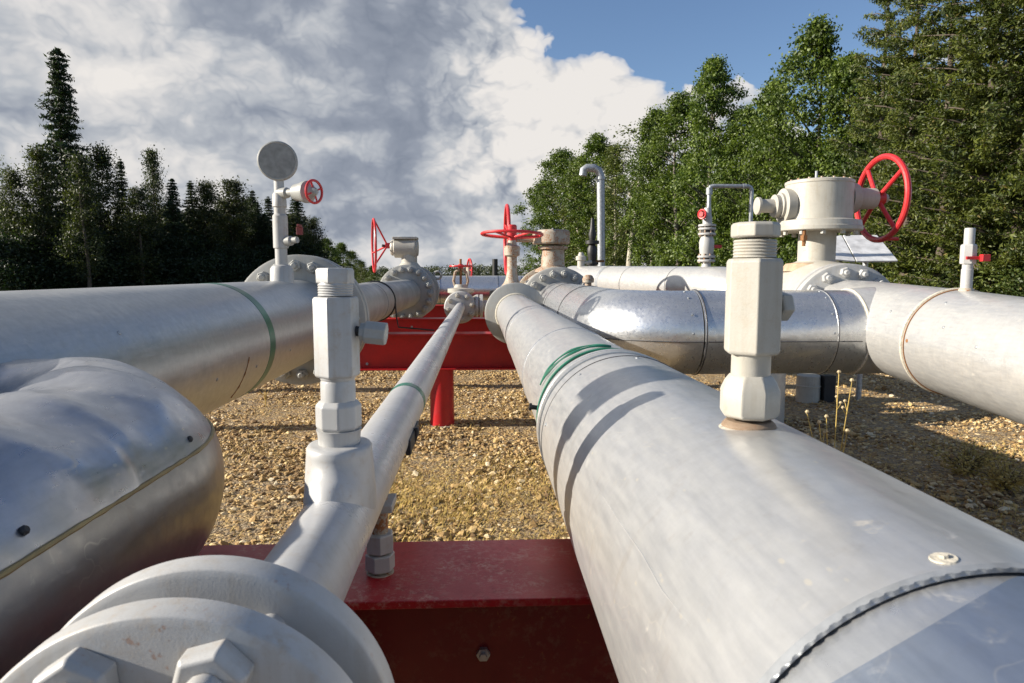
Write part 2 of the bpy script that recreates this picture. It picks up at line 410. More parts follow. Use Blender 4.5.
P = thing('riser_fitting', 'pale grey hexagonal riser with side plug standing on the thin white pipe', 'pipe fitting')
Yc = TY; k_ = Yc / F
def zz(v): return (273 - v) * k_
MB().lathe((TX, Yc, zz(449)), (0, 0, 1), [(0, .060), (.010, .064), (.014, .060)], 40).build('weld_base', M['cream_rust'], P, .002)
MB().lathe((TX, Yc, zz(445)), (0, 0, 1), [(0, .050), (.028, .052), (.040, .055)], 40).build('lower_neck', M['white'], P)
MB().lathe((TX, Yc, zz(431)), (0, 0, 1), [(0, .045), (.012, .056), (.066, .056), (.078, .045)], 8, rot=R(10)).build('octagon_nut', M['white'], P, .004)
MB().lathe((TX, Yc, zz(402)), (0, 0, 1), [(0, .042), (.05, .042), (.056, .040), (.062, .043), (.088, .043)], 40).build('upper_neck', M['white'], P)
MB().lathe((TX, Yc, zz(376)), (0, 0, 1), [(0, .050), (.005, .0555), (.190, .0555), (.196, .052)], 6, rot=R(20)).build('hex_body', M['white'], P, .003)
pr = [(0, .040)]
for i in range(5): pr += [(.006 * i + .002, .0425), (.006 * i + .0055, .040)]
MB().lathe((TX, Yc, zz(295.5)), (0, 0, 1), pr + [(.035, .039)], 40).build('threaded_neck', M['white'], P)
MB().lathe((TX, Yc, zz(283.5)), (0, 0, 1), [(0, .042), (.003, .046), (.032, .046), (.038, .042)], 6, rot=R(20)).build('cap', M['white'], P, .002)
d = V((.93, -.05, -.10)).normalized(); q = V((TX, Yc, zz(328)))
m = MB(); m.lathe(q + d * .045, d, [(0, .012), (.02, .012)], 16); m.build('plug_stem', M['dark'], P)
m = MB(); m.lathe(q + d * .058, d, [(0, .022), (.012, .024), (.014, .029), (.062, .029), (.064, .026)], 8, rot=R(22)); m.build('side_plug', M['grey'], P, .002)

# ================================================================ RED SUPPORT BEAMS
def beam(label, y, x0, x1, ztop, w, h, red, posts=(), bolts=(), stiff=()):
    P = thing('steel_beam', label, 'steel beam', 'red cross beams under the pipes')
    cx, hx = (x0 + x1) / 2, (x1 - x0) / 2
    MB().box((cx, y, ztop - .012), (hx, w / 2, .012)).build('top_flange', red, P, .003)
    MB().box((cx, y, ztop - h / 2), (hx - .002, .012, h / 2 - .024)).build('web', M['red'] if red is M['red'] else M['red_shaded'], P)
    MB().box((cx, y, ztop - h + .012), (hx, w / 2, .012)).build('bottom_flange', M['red'], P, .003)
    for sx in stiff: MB().box((sx, y - w / 4 - .004, ztop - h / 2), (.008, w / 4 - .012, h / 2 - .026)).build('stiffener_plate', M['red'], P, .002)
    for (bx, bz) in bolts:
        m = MB(); m.lathe((bx, y - .013, bz), (0, -1, 0), [(0, .022), (.016, .022), (.017, .012), (.03, .012)], 6); m.build('bolt', M['galv'], P)
    for px in posts:
        m = MB(); m.lathe((px, y, GZ - .3), (0, 0, 1), [(0, .19), (.3, .19), (ztop - h - GZ + .3, .182)], 32); m.build('post', M['red'], P)
        MB().lathe((px, y, GZ - .3), (0, 0, 1), [(0, .27), (.30, .27), (.34, .25)], 32).build('footing', M['concrete'], P)
    return P
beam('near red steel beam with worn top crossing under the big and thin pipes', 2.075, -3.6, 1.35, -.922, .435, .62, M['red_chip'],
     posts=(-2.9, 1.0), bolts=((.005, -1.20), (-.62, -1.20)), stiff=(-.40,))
beam('red steel beam on a round post, nearest of the far beams', 10.6, -5.6, 4.6, -.922, .40, .56, M['red'],
     posts=(-.60, 2.6, -5.2), bolts=[(x, -1.03) for x in (-1.9, -2.35)] + [(-1.75, -1.40)])
beam('red steel beam in the middle of the three far beams', 14.1, -6.6, 4.6, -.922, .40, .56, M['red'], posts=(-6.1, 3.2), bolts=[(-1.4, -1.1)])
beam('rearmost red steel beam under the cross pipe', 19.9, -8.6, 6.0, -.922, .45, .62, M['red'], posts=(-8.2, 4.4))

beam('unseen red steel beam added under the camera to darken the near worn beam', 1.10, -3.6, 1.35, -.925, .30, .62, M['red_chip'], posts=(-2.9, 1.0))  # added below the frame to keep bounced light off the near web

P = thing('jack_screw', 'short threaded screw with two stacked hex nuts between thin pipe and near red beam', 'support screw')
q = V((-.312, 2.05, -.922))
m = MB(); m.lathe(q, (0, 0, 1), [(0, .042), (.004, .042), (.004, .026), (.25, .026)], 20); m.build('screw', M['cream_rust'], P)
m = MB(); m.lathe(q + V((0, 0, .012)), (0, 0, 1), [(0, .046), (.048, .046), (.052, .042)], 6, rot=.3); m.build('nut', M['white'], P, .003)
m = MB(); m.lathe(q + V((0, 0, .07)), (0, 0, 1), [(0, .046), (.055, .046), (.059, .042)], 6, rot=.7); m.build('nut', M['white'], P, .003)
MB().box((-.335, 2.05, -.702), (.07, .06, .012)).build('saddle_plate', M['white'], P, .003)

# ================================================================ LEFT BIG PIPE with tee collar
LX, LZ, LR = -1.90, -.496, .4246
P = thing('insulated_pipe', 'large smooth clad pipe with green tape ring along the left side', 'pipe')
m = MB(); m.lathe((LX, -2.0, LZ), (0, 1, 0), [(0, LR), (5.5, LR), (9.25, LR), (9.27, LR - .02)], 128); m.build('pipe_cladding', M['clad_grey'], P)
m = MB(); m.lathe((LX, -2.0, LZ), (0, 1, 0), [(0, LR + .015), (4.27, LR + .015), (4.28, LR + .001)], 128, cap0=False, cap1=False); m.build('tee_sleeve', M['clad_grey'], P)
m = MB(); m.lathe((LX, 4.86, LZ), (0, 1, 0), [(0, LR), (.001, LR + .002), (.12, LR + .002), (.121, LR)], 96, cap0=False, cap1=False); m.build('tape', M['tape'], P)
m = MB(); m.path([V((LX + (LR + .001) * math.cos(R(a)), 4.42 + .04 * math.sin(R(a * 3)), LZ + (LR + .001) * math.sin(R(a)))) for a in range(-44, -4, 3)], [.003 + .003 * (i % 4 == 0) for i in range(14)], 6); m.build('rust_streak', M['rust'], P)
m = MB(); m.lathe((LX, 7.27, LZ), (0, 1, 0), [(0, .66), (.012, .689), (.11, .689), (.12, .67)], 128); m.build('flange', M['grey'], P, .004)
m = MB(); m.lathe((LX, 7.46, LZ), (0, 1, 0), [(0, .67), (.012, .689), (.11, .689), (.12, .66)], 128); m.build('flange', M['grey'], P, .004)
m = MB(); m.lathe((LX, 7.38, LZ), (0, 1, 0), [(0, .5), (.1, .5)], 64); m.build('gasket', M['dark'], P)
bolt_ring(P, (LX, 7.27, LZ), (0, -1, 0), .575, 20, .062, .06, .032, .04, M['grey'], rot=R(2), bevel=.004)
bolt_ring(P, (LX, 7.58, LZ), (0, 1, 0), .575, 20, .062, .06, .032, .04, M['grey'], rot=R(2))

# ================================================================ NEAR-LEFT CRUMPLED ELBOW
def dent(p):
    n = noise.noise(p * 2.3 + V((3, 1, 7))) * .5 + abs(noise.noise(p * 4.1)) * .5
    return n
P = thing('insulated_elbow', 'crumpled shiny clad pipe elbow in the left foreground with screws and yellowed seam', 'pipe elbow')
AX, AZ, AR = -1.05, -.60, .32
Rb = .5; cy = 1.78; ccx = AX - Rb
pts = []; yy = -1.2
while yy < cy: pts.append(V((AX, yy, AZ))); yy += .02
for i in range(0, 31): pts.append(V((ccx + Rb * math.cos(R(3 * i)), cy + Rb * math.sin(R(3 * i)), AZ)))
for i in range(1, 12): pts.append(V((ccx - .04 * i, cy + Rb, AZ)))
m = MB(); m.path(pts, AR, 240)
n_ = 240
for i in range(len(m.v)):
    q = m.v[i]; c = pts[i // n_]; d = (q - c).normalized()
    top = max(0, min(1, (d.z - .35) * 3))
    w = top * max(0, min(1, (q.y - .4) * 1.5))
    w *= max(0, min(1, (d.z - .45) * 2.2)) if q.y > 1.5 else 1
    f1 = noise.voronoi(V((q.x * 1.9, q.y * 3.4, q.z * 1.5)) + V((2.3, .7, 1.1)) + V((.12, .1, 0)) * noise.noise(q * 5))[0][0]
    f2 = noise.voronoi(V((q.x * 3.2, q.y * 5.6, q.z * 3.0)) + V((5.3, 2, 1)))[0][0]
    m.v[i] = c + d * (AR + w * (.044 * (f1 - .42) + .026 * (f2 - .4)) + .003 * noise.noise(q * 3))
m.build('pipe_cladding', M['clad_crumple'], P, smooth=80)
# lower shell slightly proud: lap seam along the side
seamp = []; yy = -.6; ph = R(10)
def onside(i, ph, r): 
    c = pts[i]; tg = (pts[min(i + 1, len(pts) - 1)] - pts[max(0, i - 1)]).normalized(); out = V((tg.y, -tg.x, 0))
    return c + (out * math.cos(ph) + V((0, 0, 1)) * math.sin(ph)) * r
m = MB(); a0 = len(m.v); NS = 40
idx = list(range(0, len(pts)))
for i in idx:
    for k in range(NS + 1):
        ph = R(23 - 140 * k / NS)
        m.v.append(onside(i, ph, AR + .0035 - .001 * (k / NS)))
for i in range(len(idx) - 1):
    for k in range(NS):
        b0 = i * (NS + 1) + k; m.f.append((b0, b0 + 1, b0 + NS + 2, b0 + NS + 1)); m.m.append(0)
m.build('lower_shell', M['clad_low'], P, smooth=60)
m = MB(); m.path([onside(i, R(23.2), AR + .002) for i in range(0, len(pts), 2)], [.004 + .0025 * abs(math.sin(i * .7)) for i in range(0, len(pts), 2)], 6); m.build('seam', M['yellowstain'], P)
for (i, a) in ((118, 31), (150, 30), (160, 2), (90, 30), (172, 30)):
    q = onside(i, R(a), AR - .002); c = pts[i]; m = MB(); m.lathe(q, q - c, [(0, .009), (.005, .009), (.009, .006)], 10); m.build('screw', M['black'], P)
for sx in ():
    pass

# ================================================================ GAUGE RISER ON LEFT PIPE
GY = 6.55; gx = LX + .04; gs = GY / F
def gz(v): return (267 - v) * gs
P = thing('pressure_gauge', 'round grey pressure gauge on a tall riser with a small red side handwheel', 'gauge')
MB().lathe((gx, GY, LZ + LR - .05), (0, 0, 1), [(0, .11), (.16, .105), (.19, .085), (.20, .06)], 32).build('base_boss', M['white'], P, .004)
MB().lathe((gx, GY, gz(264)), (0, 0, 1), [(0, .055), (.20, .055), (.205, .068), (.50, .068), (.52, .052), (.58, .052), (.585, .065), (.70, .06), (.72, .045), (.84, .045)], 24).build('riser_pipe', M['white'], P)
q = V((gx, GY, gz(160))); d = V((.15, -1, .02)).normalized()
m = MB(); m.lathe(q - d * .06, d, [(0, .14), (.02, .172), (.09, .179), (.11, .179), (.118, .165), (.112, .158)], 64); m.build('gauge_case', M['grey'], P, .003)
m = MB(); m.lathe(q + d * .0505, d, [(0, .159), (.004, .157)], 64); m.build('gauge_face', plain('gauge_face', (.30, .30, .28), .5, 0, 14, .1), P)
MB().cyl(q - V((0, 0, .28)), q - V((0, 0, .17)), .035, 16).build('gauge_stem', M['white'], P)
zv = gz(190); d = V((.86, -.50, -.02)).normalized()
m = MB(); q = V((gx, GY, zv)); m.lathe(q, d, [(0, .05), (.10, .05), (.11, .035), (.2, .035), (.21, .075), (.26, .08), (.33, .10), (.36, .10), (.38, .06), (.42, .05), (.46, .025)], 24); m.build('valve_body', M['grey'], P, .002)
hq = q + d * .43
hw = MB(); hw.ring(hq, d, .100, .012, 40, 10)
a, b, dd = frame(d)
hwo = hw.build('handwheel', M['wheel'], P)
m = MB()
for k in range(4):
    an = k * PI / 2 + .4; m.cyl(hq, hq + (a * math.cos(an) + b * math.sin(an)) * .098, .008, 8)
m.lathe(hq - dd * .02, dd, [(0, .025), (.04, .025)], 16)
o = m.build('spokes', M['wheel'], hwo)
m = MB(); q = V((gx, GY, gz(237))); d2 = V((.9, -.4, .1)).normalized(); m.lathe(q, d2, [(0, .045), (.12, .045), (.13, .03), (.19, .03)], 16); m.build('drain_plug', M['grey'], P)
m = MB(); m.box(V((gx, GY, gz(229))) + d2 * .22, (.028, .015, .035)); m.box(V((gx, GY, gz(224))) + d2 * .22, (.012, .05, .012)); m.build('red_lever', M['dull_red'], P, .004)

P = thing('vent_valve', 'unseen riser valve added on the left pipe beyond the frame for its cast shadow', 'valve')  # added out of view to throw a shadow across the central pipe
zb_ = LZ + LR
MB().lathe((LX, 1.90, zb_ - .05), (0, 0, 1), [(0, .10), (.14, .09), (.16, .05), (.52, .05), (.53, .085), (.60, .085), (.61, .05), (.95, .05), (.96, .07), (1.0, .07)], 24).build('riser_pipe', M['white'], P)
m = MB(); m.lathe((LX, 1.90, zb_ + .58), (0, 0, 1), [(0, .06), (.05, .12), (.16, .12), (.20, .06)], 24); m.lathe((LX, 1.78, zb_ + .67), (0, 1, 0), [(0, .09), (.3, .09)], 20); m.build('valve_body', M['white'], P, .004)
wheel_off = (LX - .2, 2.15, zb_ + .67)

# ================================================================ LEFT BARE PIPE to the far valve
def wheel(parent, c, d, Rw, tube, nsp, m_, rot=0, dish=0):
    a, b, dd = frame(d); c = V(c)
    w = MB().ring(c, dd, Rw, tube, 56, 10).build('handwheel', m_, parent)
    mm = MB()
    for k in range(nsp):
        an = rot + 2 * PI * k / nsp
        mm.cyl(c - dd * dish, c + (a * math.cos(an) + b * math.sin(an)) * Rw, tube * .75, 10)
    mm.lathe(c - dd * (dish + tube * 2), dd, [(0, tube * 2.4), (tube * 4, tube * 2.4)], 20)
    mm.build('spokes', m_, w)
    return w
P = thing('bare_pipe', 'brownish grey bare pipe between the large left flange and the far left valve', 'pipe')
m = MB(); m.lathe((LX, 7.5, LZ), (.012, 1, 0), [(0, .40), (.25, .34), (.30, .336), (3.9, .336), (3.902, .345), (3.96, .345), (3.962, .336), (10.2, .336)], 64); m.build('pipe_body', M['grey'], P)
MB().ring((LX + .05, 12.2, LZ), (0, 1, 0), .345, .02, 64, 8).build('clamp_band', M['dark'], P)
m = MB(); m.path([V((LX + .39, 12.2, LZ + .1)), V((LX + .42, 12.2, LZ - .3)), V((LX + .46, 12.1, -.95)), V((LX + 1.1, 12.0, -1.0))], .014, 8); m.build('drain_rod', M['dark'], P)

VX, VY = -1.80, 17.9
P = thing('ball_valve', 'grey bolted valve with gearbox and red handwheel standing left of centre', 'valve')
for y0 in (16.9, 18.5):
    MB().lathe((VX, y0, LZ), (0, 1, 0), [(0, .66), (.02, .70), (.2, .70), (.22, .66)], 64).build('flange', M['grey'], P, .006)
MB().lathe((VX, 17.1, LZ), (0, 1, 0), [(0, .5), (.2, .60), (.55, .64), (1.1, .64), (1.4, .5)], 48).build('valve_body', M['grey'], P)
bolt_ring(P, (VX, 16.9, LZ), (0, -1, 0), .585, 18, .078, .08, .04, .06, M['grey'])
bolt_ring(P, (VX, 17.12, LZ), (0, 1, 0), .60, 18, .070, .10, .04, .06, M['grey'], rot=R(10))
MB().lathe((VX + .0, VY - .2, .05), (0, 0, 1), [(0, .34), (.1, .30), (.22, .20), (.45, .2)], 32).build('bonnet', M['cream'], P, .006)
gx0 = -1.93
m = MB(); m.lathe((gx0 - .34, VY - .2, .64), (1, 0, 0), [(0, .17), (.04, .20), (.09, .20), (.10, .25), (.60, .27), (.64, .27), (.66, .22), (.70, .20)], 40)
m.box((gx0 + .04, VY - .2, .88), (.31, .25, .03)); m.build('gearbox', M['cream'], P, .012)
wq = at(374, 245.5, VY - .35); wd = V((-1, -.22, .0)).normalized()
MB().cyl(wq - wd * .2, V((gx0 - .3, VY - .2, .66)), .035, 12).build('shaft', M['dark'], P)
wheel(P, wq, wd, .66, .030, 3, M['wheel'], R(75), .34)
MB().ring((VX + .66, 18.62, LZ + .44), (0, 1, 0), .10, .032, 20, 8).build('lifting_eye', M['grey'], P)

P = thing('header_pipe', 'bright horizontal cross pipe low on the skyline behind the small valve', 'pipe')
m = MB(); m.lathe((-1.9, 21.0, -.50), (1, 0, 0), [(0, .42), (.001, .42), (9.0, .42)], 96); m.build('pipe_cladding', M['clad_bright'], P)
for sx in (.55, 1.25, -1.2):
    MB().ring((sx, 21.0, -.50), (1, 0, 0), .422, .008, 64, 6).build('seam', M['seam_dark'], P)
m = MB(); m.lathe((.40, 20.6, -.62), (-.2, -1, .1), [(0, .10), (.10, .10)], 16); m.build('nozzle', M['black'], P)

# ================================================================ SMALL VALVE at the end of the thin pipe
P = thing('gate_valve', 'small pale gate valve with little red handwheel at the far end of the thin pipe', 'valve')
y0 = 12.05
MB().lathe((TX, y0, TZ), (0, 1, 0), [(0, .13), (.03, .27), (.05, .285), (.16, .285), (.17, .26)], 48).build('flange', M['white'], P, .006)
MB().lathe((TX, y0 + .24, TZ), (0, 1, 0), [(0, .26), (.02, .285), (.13, .285), (.14, .26)], 48).build('flange', M['white'], P, .006)
bolt_ring(P, (TX, y0 + .03, TZ), (0, -1, 0), .215, 8, .045, .05, .022, .04, M['cream'], rot=.2)
MB().lathe((TX, y0 + .5, TZ - .2), (0, 0, 1), [(0, .12), (.1, .19), (.42, .19), (.45, .24), (.52, .24), (.54, .13), (.60, .10)], 32).build('valve_body', M['cream'], P, .006)
m = MB()
for s_ in (-1, 1): m.path([V((TX + s_ * .10, y0 + .5, TZ + .36)), V((TX + s_ * .13, y0 + .5, TZ + .46)), V((TX + s_ * .10, y0 + .5, TZ + .62)), V((TX + s_ * .02, y0 + .5, TZ + .68))], .026, 8)
m.build('yoke', M['cream_rust'], P)
MB().cyl((TX, y0 + .5, TZ + .3), (TX, y0 + .5, TZ + .86), .022, 12).build('stem', M['rust'], P)
wheel(P, (TX, y0 + .5, TZ + .73), (0, 0, 1), .19, .018, 4, M['wheel'], .4)
P = thing('side_flange', 'short pale flanged branch stub between the small gate valve and the round collar plate', 'flange')
MB().lathe((TX + .12, y0 + .2, TZ + .02), (1, 0, 0), [(0, .08), (.14, .08), (.15, .20), (.20, .205), (.205, .16), (.22, .16), (.225, .205), (.28, .205), (.29, .1), (.6, .1)], 32).build('flange', M['white'], P, .004)
bolt_ring(P, (TX + .27, y0 + .2, TZ + .02), (-1, 0, 0), .155, 8, .034, .03, .018, .02, M['cream'], rot=.2)
# little wheel on far skyline
P = thing('gate_valve', 'tiny distant red handwheel valve on the skyline above the cross pipe', 'valve')
q = at(469, 273, 21.6)
MB().cyl((q.x, 21.6, -.4), (q.x, 21.6, .18), .09, 16).build('valve_body', M['cream_rust'], P)
wheel(P, (q.x + .02, 21.6, .12), (1, .25, 0), .32, .028, 4, M['wheel'], .2)

# ================================================================ CENTRE STEM WITH HORIZONTAL WHEEL
P = thing('gate_valve', 'rusty cream valve stem with a flat lying red handwheel above the round collar plate', 'valve')
sy = 10.75; sx = at(512, 260, sy).x
MB().lathe((sx, sy, CZ), (0, 0, 1), [(0, .25), (.36, .25), (.40, .17), (.46, .125), (.52, .10), (.64, .078), (.86, .078), (.88, .122), (1.02, .125), (1.04, .08), (1.12, .06)], 32).build('bonnet', M['cream_rust'], P, .006)
MB().lathe((sx, sy, .40), (0, 0, 1), [(0, .05), (.14, .055), (.16, .075), (.33, .075), (.35, .06)], 24).build('hub', M['wheel'], P, .004)
wheel(P, (sx, sy, .60), (.02, .05, 1), .47, .024, 5, M['wheel'], .3, .05)
MB().lathe((CX, 10.30, CZ), (0, 1, 0), [(0, .30), (.2, .36), (.7, .36), (.9, .3)], 48).build('valve_body', M['cream'], P)

# ================================================================ RIGHT ELBOW PIPE (C / E)
EX, EZ, ER = 1.30, -.535, .38; EY = 6.10; Rb = .62
P = thing('insulated_elbow', 'shiny silver clad pipe that bends from the far valve across to the right hand pipe', 'pipe elbow')
pts = []
yy = 11.3
while yy > EY + Rb: pts.append(V((EX, yy, EZ))); yy -= .08
for i in range(0, 31): pts.append(V((EX + Rb - Rb * math.cos(R(3 * i)), EY + Rb - Rb * math.sin(R(3 * i)), EZ)))
m = MB(); m.path(pts, ER, 96)
for i in range(len(m.v)):
    q = m.v[i]; c = pts[i // 96]; d = (q - c); m.v[i] = c + d * (1 + .012 * noise.noise(q * 2.5) + .006 * noise.noise(q * 7))
m.build('pipe_cladding', M['clad_bright'], P, smooth=60)
m = MB(); m.lathe((EX + Rb, EY, EZ), (1, 0, 0), [(0, ER), (.001, ER + .006), (.03, ER + .006), (.031, ER), (1.16, ER), (1.162, ER + .005), (1.185, ER + .005), (1.187, ER), (1.7, ER)], 96, cap0=False, cap1=False); m.build('pipe_cladding', M['clad_bright'], P)
MB().ring((EX + Rb + .015, EY, EZ), (1, 0, 0), ER + .004, .008, 96, 6).build('seam', M['seam_dark'], P)
MB().ring((EX + Rb + 1.17, EY, EZ), (1, 0, 0), ER + .002, .006, 96, 6).build('seam', M['seam_dark'], P)
MB().ring((EX, 8.1, EZ), (0, 1, 0), ER + .001, .006, 96, 6).build('seam', M['seam_dark'], P)
MB().ring((EX, 9.9, EZ), (0, 1, 0), ER + .001, .006, 96, 6).build('seam', M['seam_dark'], P)
def side2(i, ph, r):
    c = pts[i]; tg = (pts[min(i + 1, len(pts) - 1)] - pts[max(0, i - 1)]).normalized(); out = V((tg.y, -tg.x, 0))
    return c + (out * math.cos(ph) + V((0, 0, 1)) * math.sin(ph)) * r
m = MB(); m.path([side2(i, R(-8), ER + .003) for i in range(20, len(pts))], .004, 6); m.build('seam', M['seam_dark'], P)
m = MB(); m.path([V((EX + Rb + .02 * i, EY - (ER + .003) * math.cos(R(-8)), EZ + ER * math.sin(R(-8)))) for i in range(0, 70, 3)], .004, 6); m.build('seam', M['seam_dark'], P)
q = V((1.62, 10.2, EZ + ER - .04)); m = MB(); m.lathe(q, (0, 0, 1), [(0, .05), (.05, .05), (.055, .085), (.11, .09), (.16, .06), (.17, .03)], 20); m.build('vent_plug', M['cream_rust'], P)

P = thing('ball_valve', 'bolted valve with rusty cream gearbox and upright red handwheel right of centre', 'valve')
MB().lathe((EX, 11.3, EZ), (0, 1, 0), [(0, .60), (.02, .635), (.17, .635), (.19, .60)], 64).build('flange', M['grey'], P, .006)
MB().lathe((EX, 12.8, EZ), (0, 1, 0), [(0, .60), (.02, .66), (.17, .66), (.19, .60)], 64).build('flange', M['cream_rust'], P, .006)
MB().lathe((EX, 11.45, EZ), (0, 1, 0), [(0, .45), (.2, .56), (.55, .60), (1.0, .60), (1.4, .45)], 48).build('valve_body', M['cream'], P)
bolt_ring(P, (EX, 11.3, EZ), (0, -1, 0), .53, 18, .062, .06, .032, .04, M['grey'])
MB().lathe((EX, 12.2, .02), (0, 0, 1), [(0, .33), (.05, .30), (.10, .21), (.42, .20)], 32).build('bonnet', M['cream_rust'], P, .006)
MB().lathe((EX, 12.2, .42), (0, 0, 1), [(0, .26), (.05, .27), (.06, .20)], 32).build('gearbox_plate', M['cream_rust'], P, .006)
m = MB(); m.lathe((EX, 12.2, .50), (0, 0, 1), [(0, .27), (.03, .30), (.22, .30), (.26, .27)], 32); m.box((EX - .15, 12.2, .62), (.2, .2, .11)); m.build('gearbox', M['cream_rust'], P, .02)
wq = at(507, 240, 12.2); MB().cyl(wq, (EX - .2, 12.2, wq.z), .04, 12).build('shaft', M['cream_rust'], P)
wheel(P, wq, (1, .02, 0), .60, .032, 3, M['wheel'], R(30), -.10)

# ================================================================ RIGHT PIPE D and its tee
DR = .41
P = thing('insulated_pipe', 'wide pale clad pipe with a welded ring leaving at the right edge of the picture', 'pipe')
dpts = [V((3.85, 7.0, -.475)), V((3.76, 6.2, -.497)), V((3.71, 5.28, -.53)), V((3.66, 4.6, -.565)), V((3.60, 3.5, -.62)), V((3.52, 2.2, -.69)), V((3.45, .8, -.76))]
def dax(y):
    for i in range(len(dpts) - 1):
        if dpts[i].y >= y >= dpts[i + 1].y:
            t = (dpts[i].y - y) / (dpts[i].y - dpts[i + 1].y); return dpts[i].lerp(dpts[i + 1], t)
    return dpts[-1]
ys = np.linspace(5.16, .8, 40); m = MB(); m.path([dax(y) for y in ys], DR, 96); m.build('pipe_cladding', M['clad_pale'], P, smooth=60)
ys = np.linspace(7.0, 5.13, 24); m = MB(); m.path([dax(y) for y in ys], [DR * (.98 + .02 * min(1, i / 6)) for i in range(24)], 96); m.build('tee_cladding', M['clad_pale'], P, smooth=60)
# branch sleeve of the tee, joining the silver cross pipe
m = MB(); m.lathe((3.36, EY, EZ), (1, 0, .05), [(0, ER + .004), (.02, ER + .014), (.25, ER + .018), (.6, ER + .02)], 96, cap1=False); m.build('branch_sleeve', M['clad_pale'], P)
MB().ring((3.365, EY, EZ), (1, 0, .03), ER + .006, .012, 96, 8).build('branch_weld', M['seam'], P)
MB().ring(dax(5.14), (dax(5.5) - dax(5.0)), DR + .002, .014, 96, 8).build('weld_ring', M['seam'], P)
MB().ring(dax(5.105), (dax(5.5) - dax(5.0)), DR + .004, .005, 96, 6).build('weld_crack', M['rust'], P)
q = dax(5.09) + V((-DR * .98, 0, .02)); m = MB(); m.lathe(q, (-1, 0, .05), [(0, .018), (.012, .014)], 10); m.build('screw', M['rust'], P)

P = thing('sampling_stem', 'thin upright stem with a small red tag handle on the right edge pipe', 'pipe fitting')
q = dax(5.04) + V((0, 0, DR)); sx, sy_, sz = q.x, 5.04, q.z
MB().lathe((sx, sy_, sz - .03), (0, 0, 1), [(0, .055), (.04, .05), (.05, .043)], 24).build('weld_base', M['cream_rust'], P)
MB().lathe((sx, sy_, sz), (0, 0, 1), [(0, .040), (.16, .040), (.165, .036), (.46, .036), (.47, .033)], 24).build('stem', M['white'], P)
MB().lathe((sx, sy_, sz + .20), (0, 0, 1), [(0, .05), (.01, .055), (.14, .055), (.15, .045)], 6, rot=.4).build('nut', M['white'], P, .004)
m = MB(); m.box((sx + .02, sy_ - .055, sz + .245), (.075, .008, .012)); m.box((sx + .075, sy_ - .075, sz + .245), (.030, .02, .026)); m.build('red_handle', M['wheel'], P, .003)

# valve on D
dvx, dvy = 3.92, 7.85
P = thing('ball_valve', 'large cream valve with barrel shaped gearbox and big red handwheel at the right', 'valve')
MB().lathe((3.85, 7.0, -.475), (.08, 1, .03), [(0, .545), (.008, .572), (.10, .574), (.11, .56)], 96).build('flange', M['white'], P, .004)
MB().lathe((3.87, 7.16, -.47), (.08, 1, .03), [(0, .56), (.01, .574), (.09, .574), (.10, .56)], 96).build('flange', M['white'], P, .004)
bolt_ring(P, (3.85, 7.0, -.475), (-.08, -1, -.03), .485, 16, .056, .045, .028, .035, M['white'], rot=.1, bevel=.003)
MB().lathe((3.88, 7.25, -.465), (.06, 1, .03), [(0, .50), (.05, .55), (.25, .585), (.9, .585), (1.2, .5), (1.3, .4)], 64).build('valve_body', M['cream'], P)
MB().lathe((dvx, dvy, .05), (0, 0, 1), [(0, .34), (.06, .28), (.09, .205), (.44, .205)], 40).build('neck', M['cream'], P, .004)
m = MB(); m.lathe((dvx, dvy, .02), (0, 0, 1), [(0, .40), (.09, .33), (.105, .22)], 40); m.build('rust_stain', plain('pale_rust', (.46, .33, .22), .8, 0, 12), P)
for k in range(12):
    an = 2 * PI * k / 12 + .2; m = MB(); m.lathe((dvx + .42 * math.cos(an), dvy + .42 * math.sin(an), .435), (0, 0, 1), [(0, .03), (.045, .03)], 6); m.build('nut', M['cream'], P)
m = MB(); m.lathe((dvx, dvy, .48), (0, 0, 1), [(0, .47), (.008, .478), (.05, .478), (.055, .470), (.115, .46), (.13, .385)], 72); m.build('gearbox_base', M['cream'], P, .003)
m = MB(); m.lathe((dvx, dvy, .59), (0, 0, 1), [(0, .368), (.42, .368), (.425, .374), (.455, .374), (.465, .35)], 72); m.build('gearbox', M['cream'], P, .003)
for k in range(16):
    m = MB(); an = 2 * PI * k / 16; m.lathe((dvx + .33 * math.cos(an), dvy + .33 * math.sin(an), 1.053), (0, 0, 1), [(0, .018), (.016, .016)], 6)
    m.build('cover_bolt', M['cream_rust'], P)

m = MB(); m.cyl((dvx - .04, dvy, 1.05), (dvx - .04, dvy, 1.17), .015, 10); m.build('breather', M['galv'], P)
za = .77
m = MB(); m.lathe((dvx - .33, dvy, za), (-1, 0, 0), [(0, .20), (.10, .20), (.11, .15), (.14, .15), (.145, .125), (.20, .13), (.205, .078), (.36, .078), (.365, .10), (.40, .10), (.41, .06)], 32); m.build('worm_housing', M['cream'], P, .004)
m = MB(); m.lathe((dvx + .33, dvy, za + .09), (1, 0, 0), [(0, .19), (.10, .17), (.12, .125), (.33, .118), (.36, .07), (.48, .05)], 32); m.build('shaft_housing', M['cream'], P, .004)
wc = V((4.66, dvy, .86)); wheel(P, wc, (1, .04, 0), .475, .034, 4, M['wheel'], R(52), .05)
MB().cyl(wc + V((.02, .05, -.46)), wc + V((.26, .05, -.46)), .022, 12).build('crank_handle', M['wheel'], P)
m = MB(); m.cyl((dvx - .30, dvy - .3, .30), (dvx - .30, dvy - .3, .48), .02, 8); m.lathe((dvx - .30, dvy - .3, .36), (0, 0, 1), [(0, .04), (.06, .04)], 6); m.build('grease_nipple', M['rust'], P)

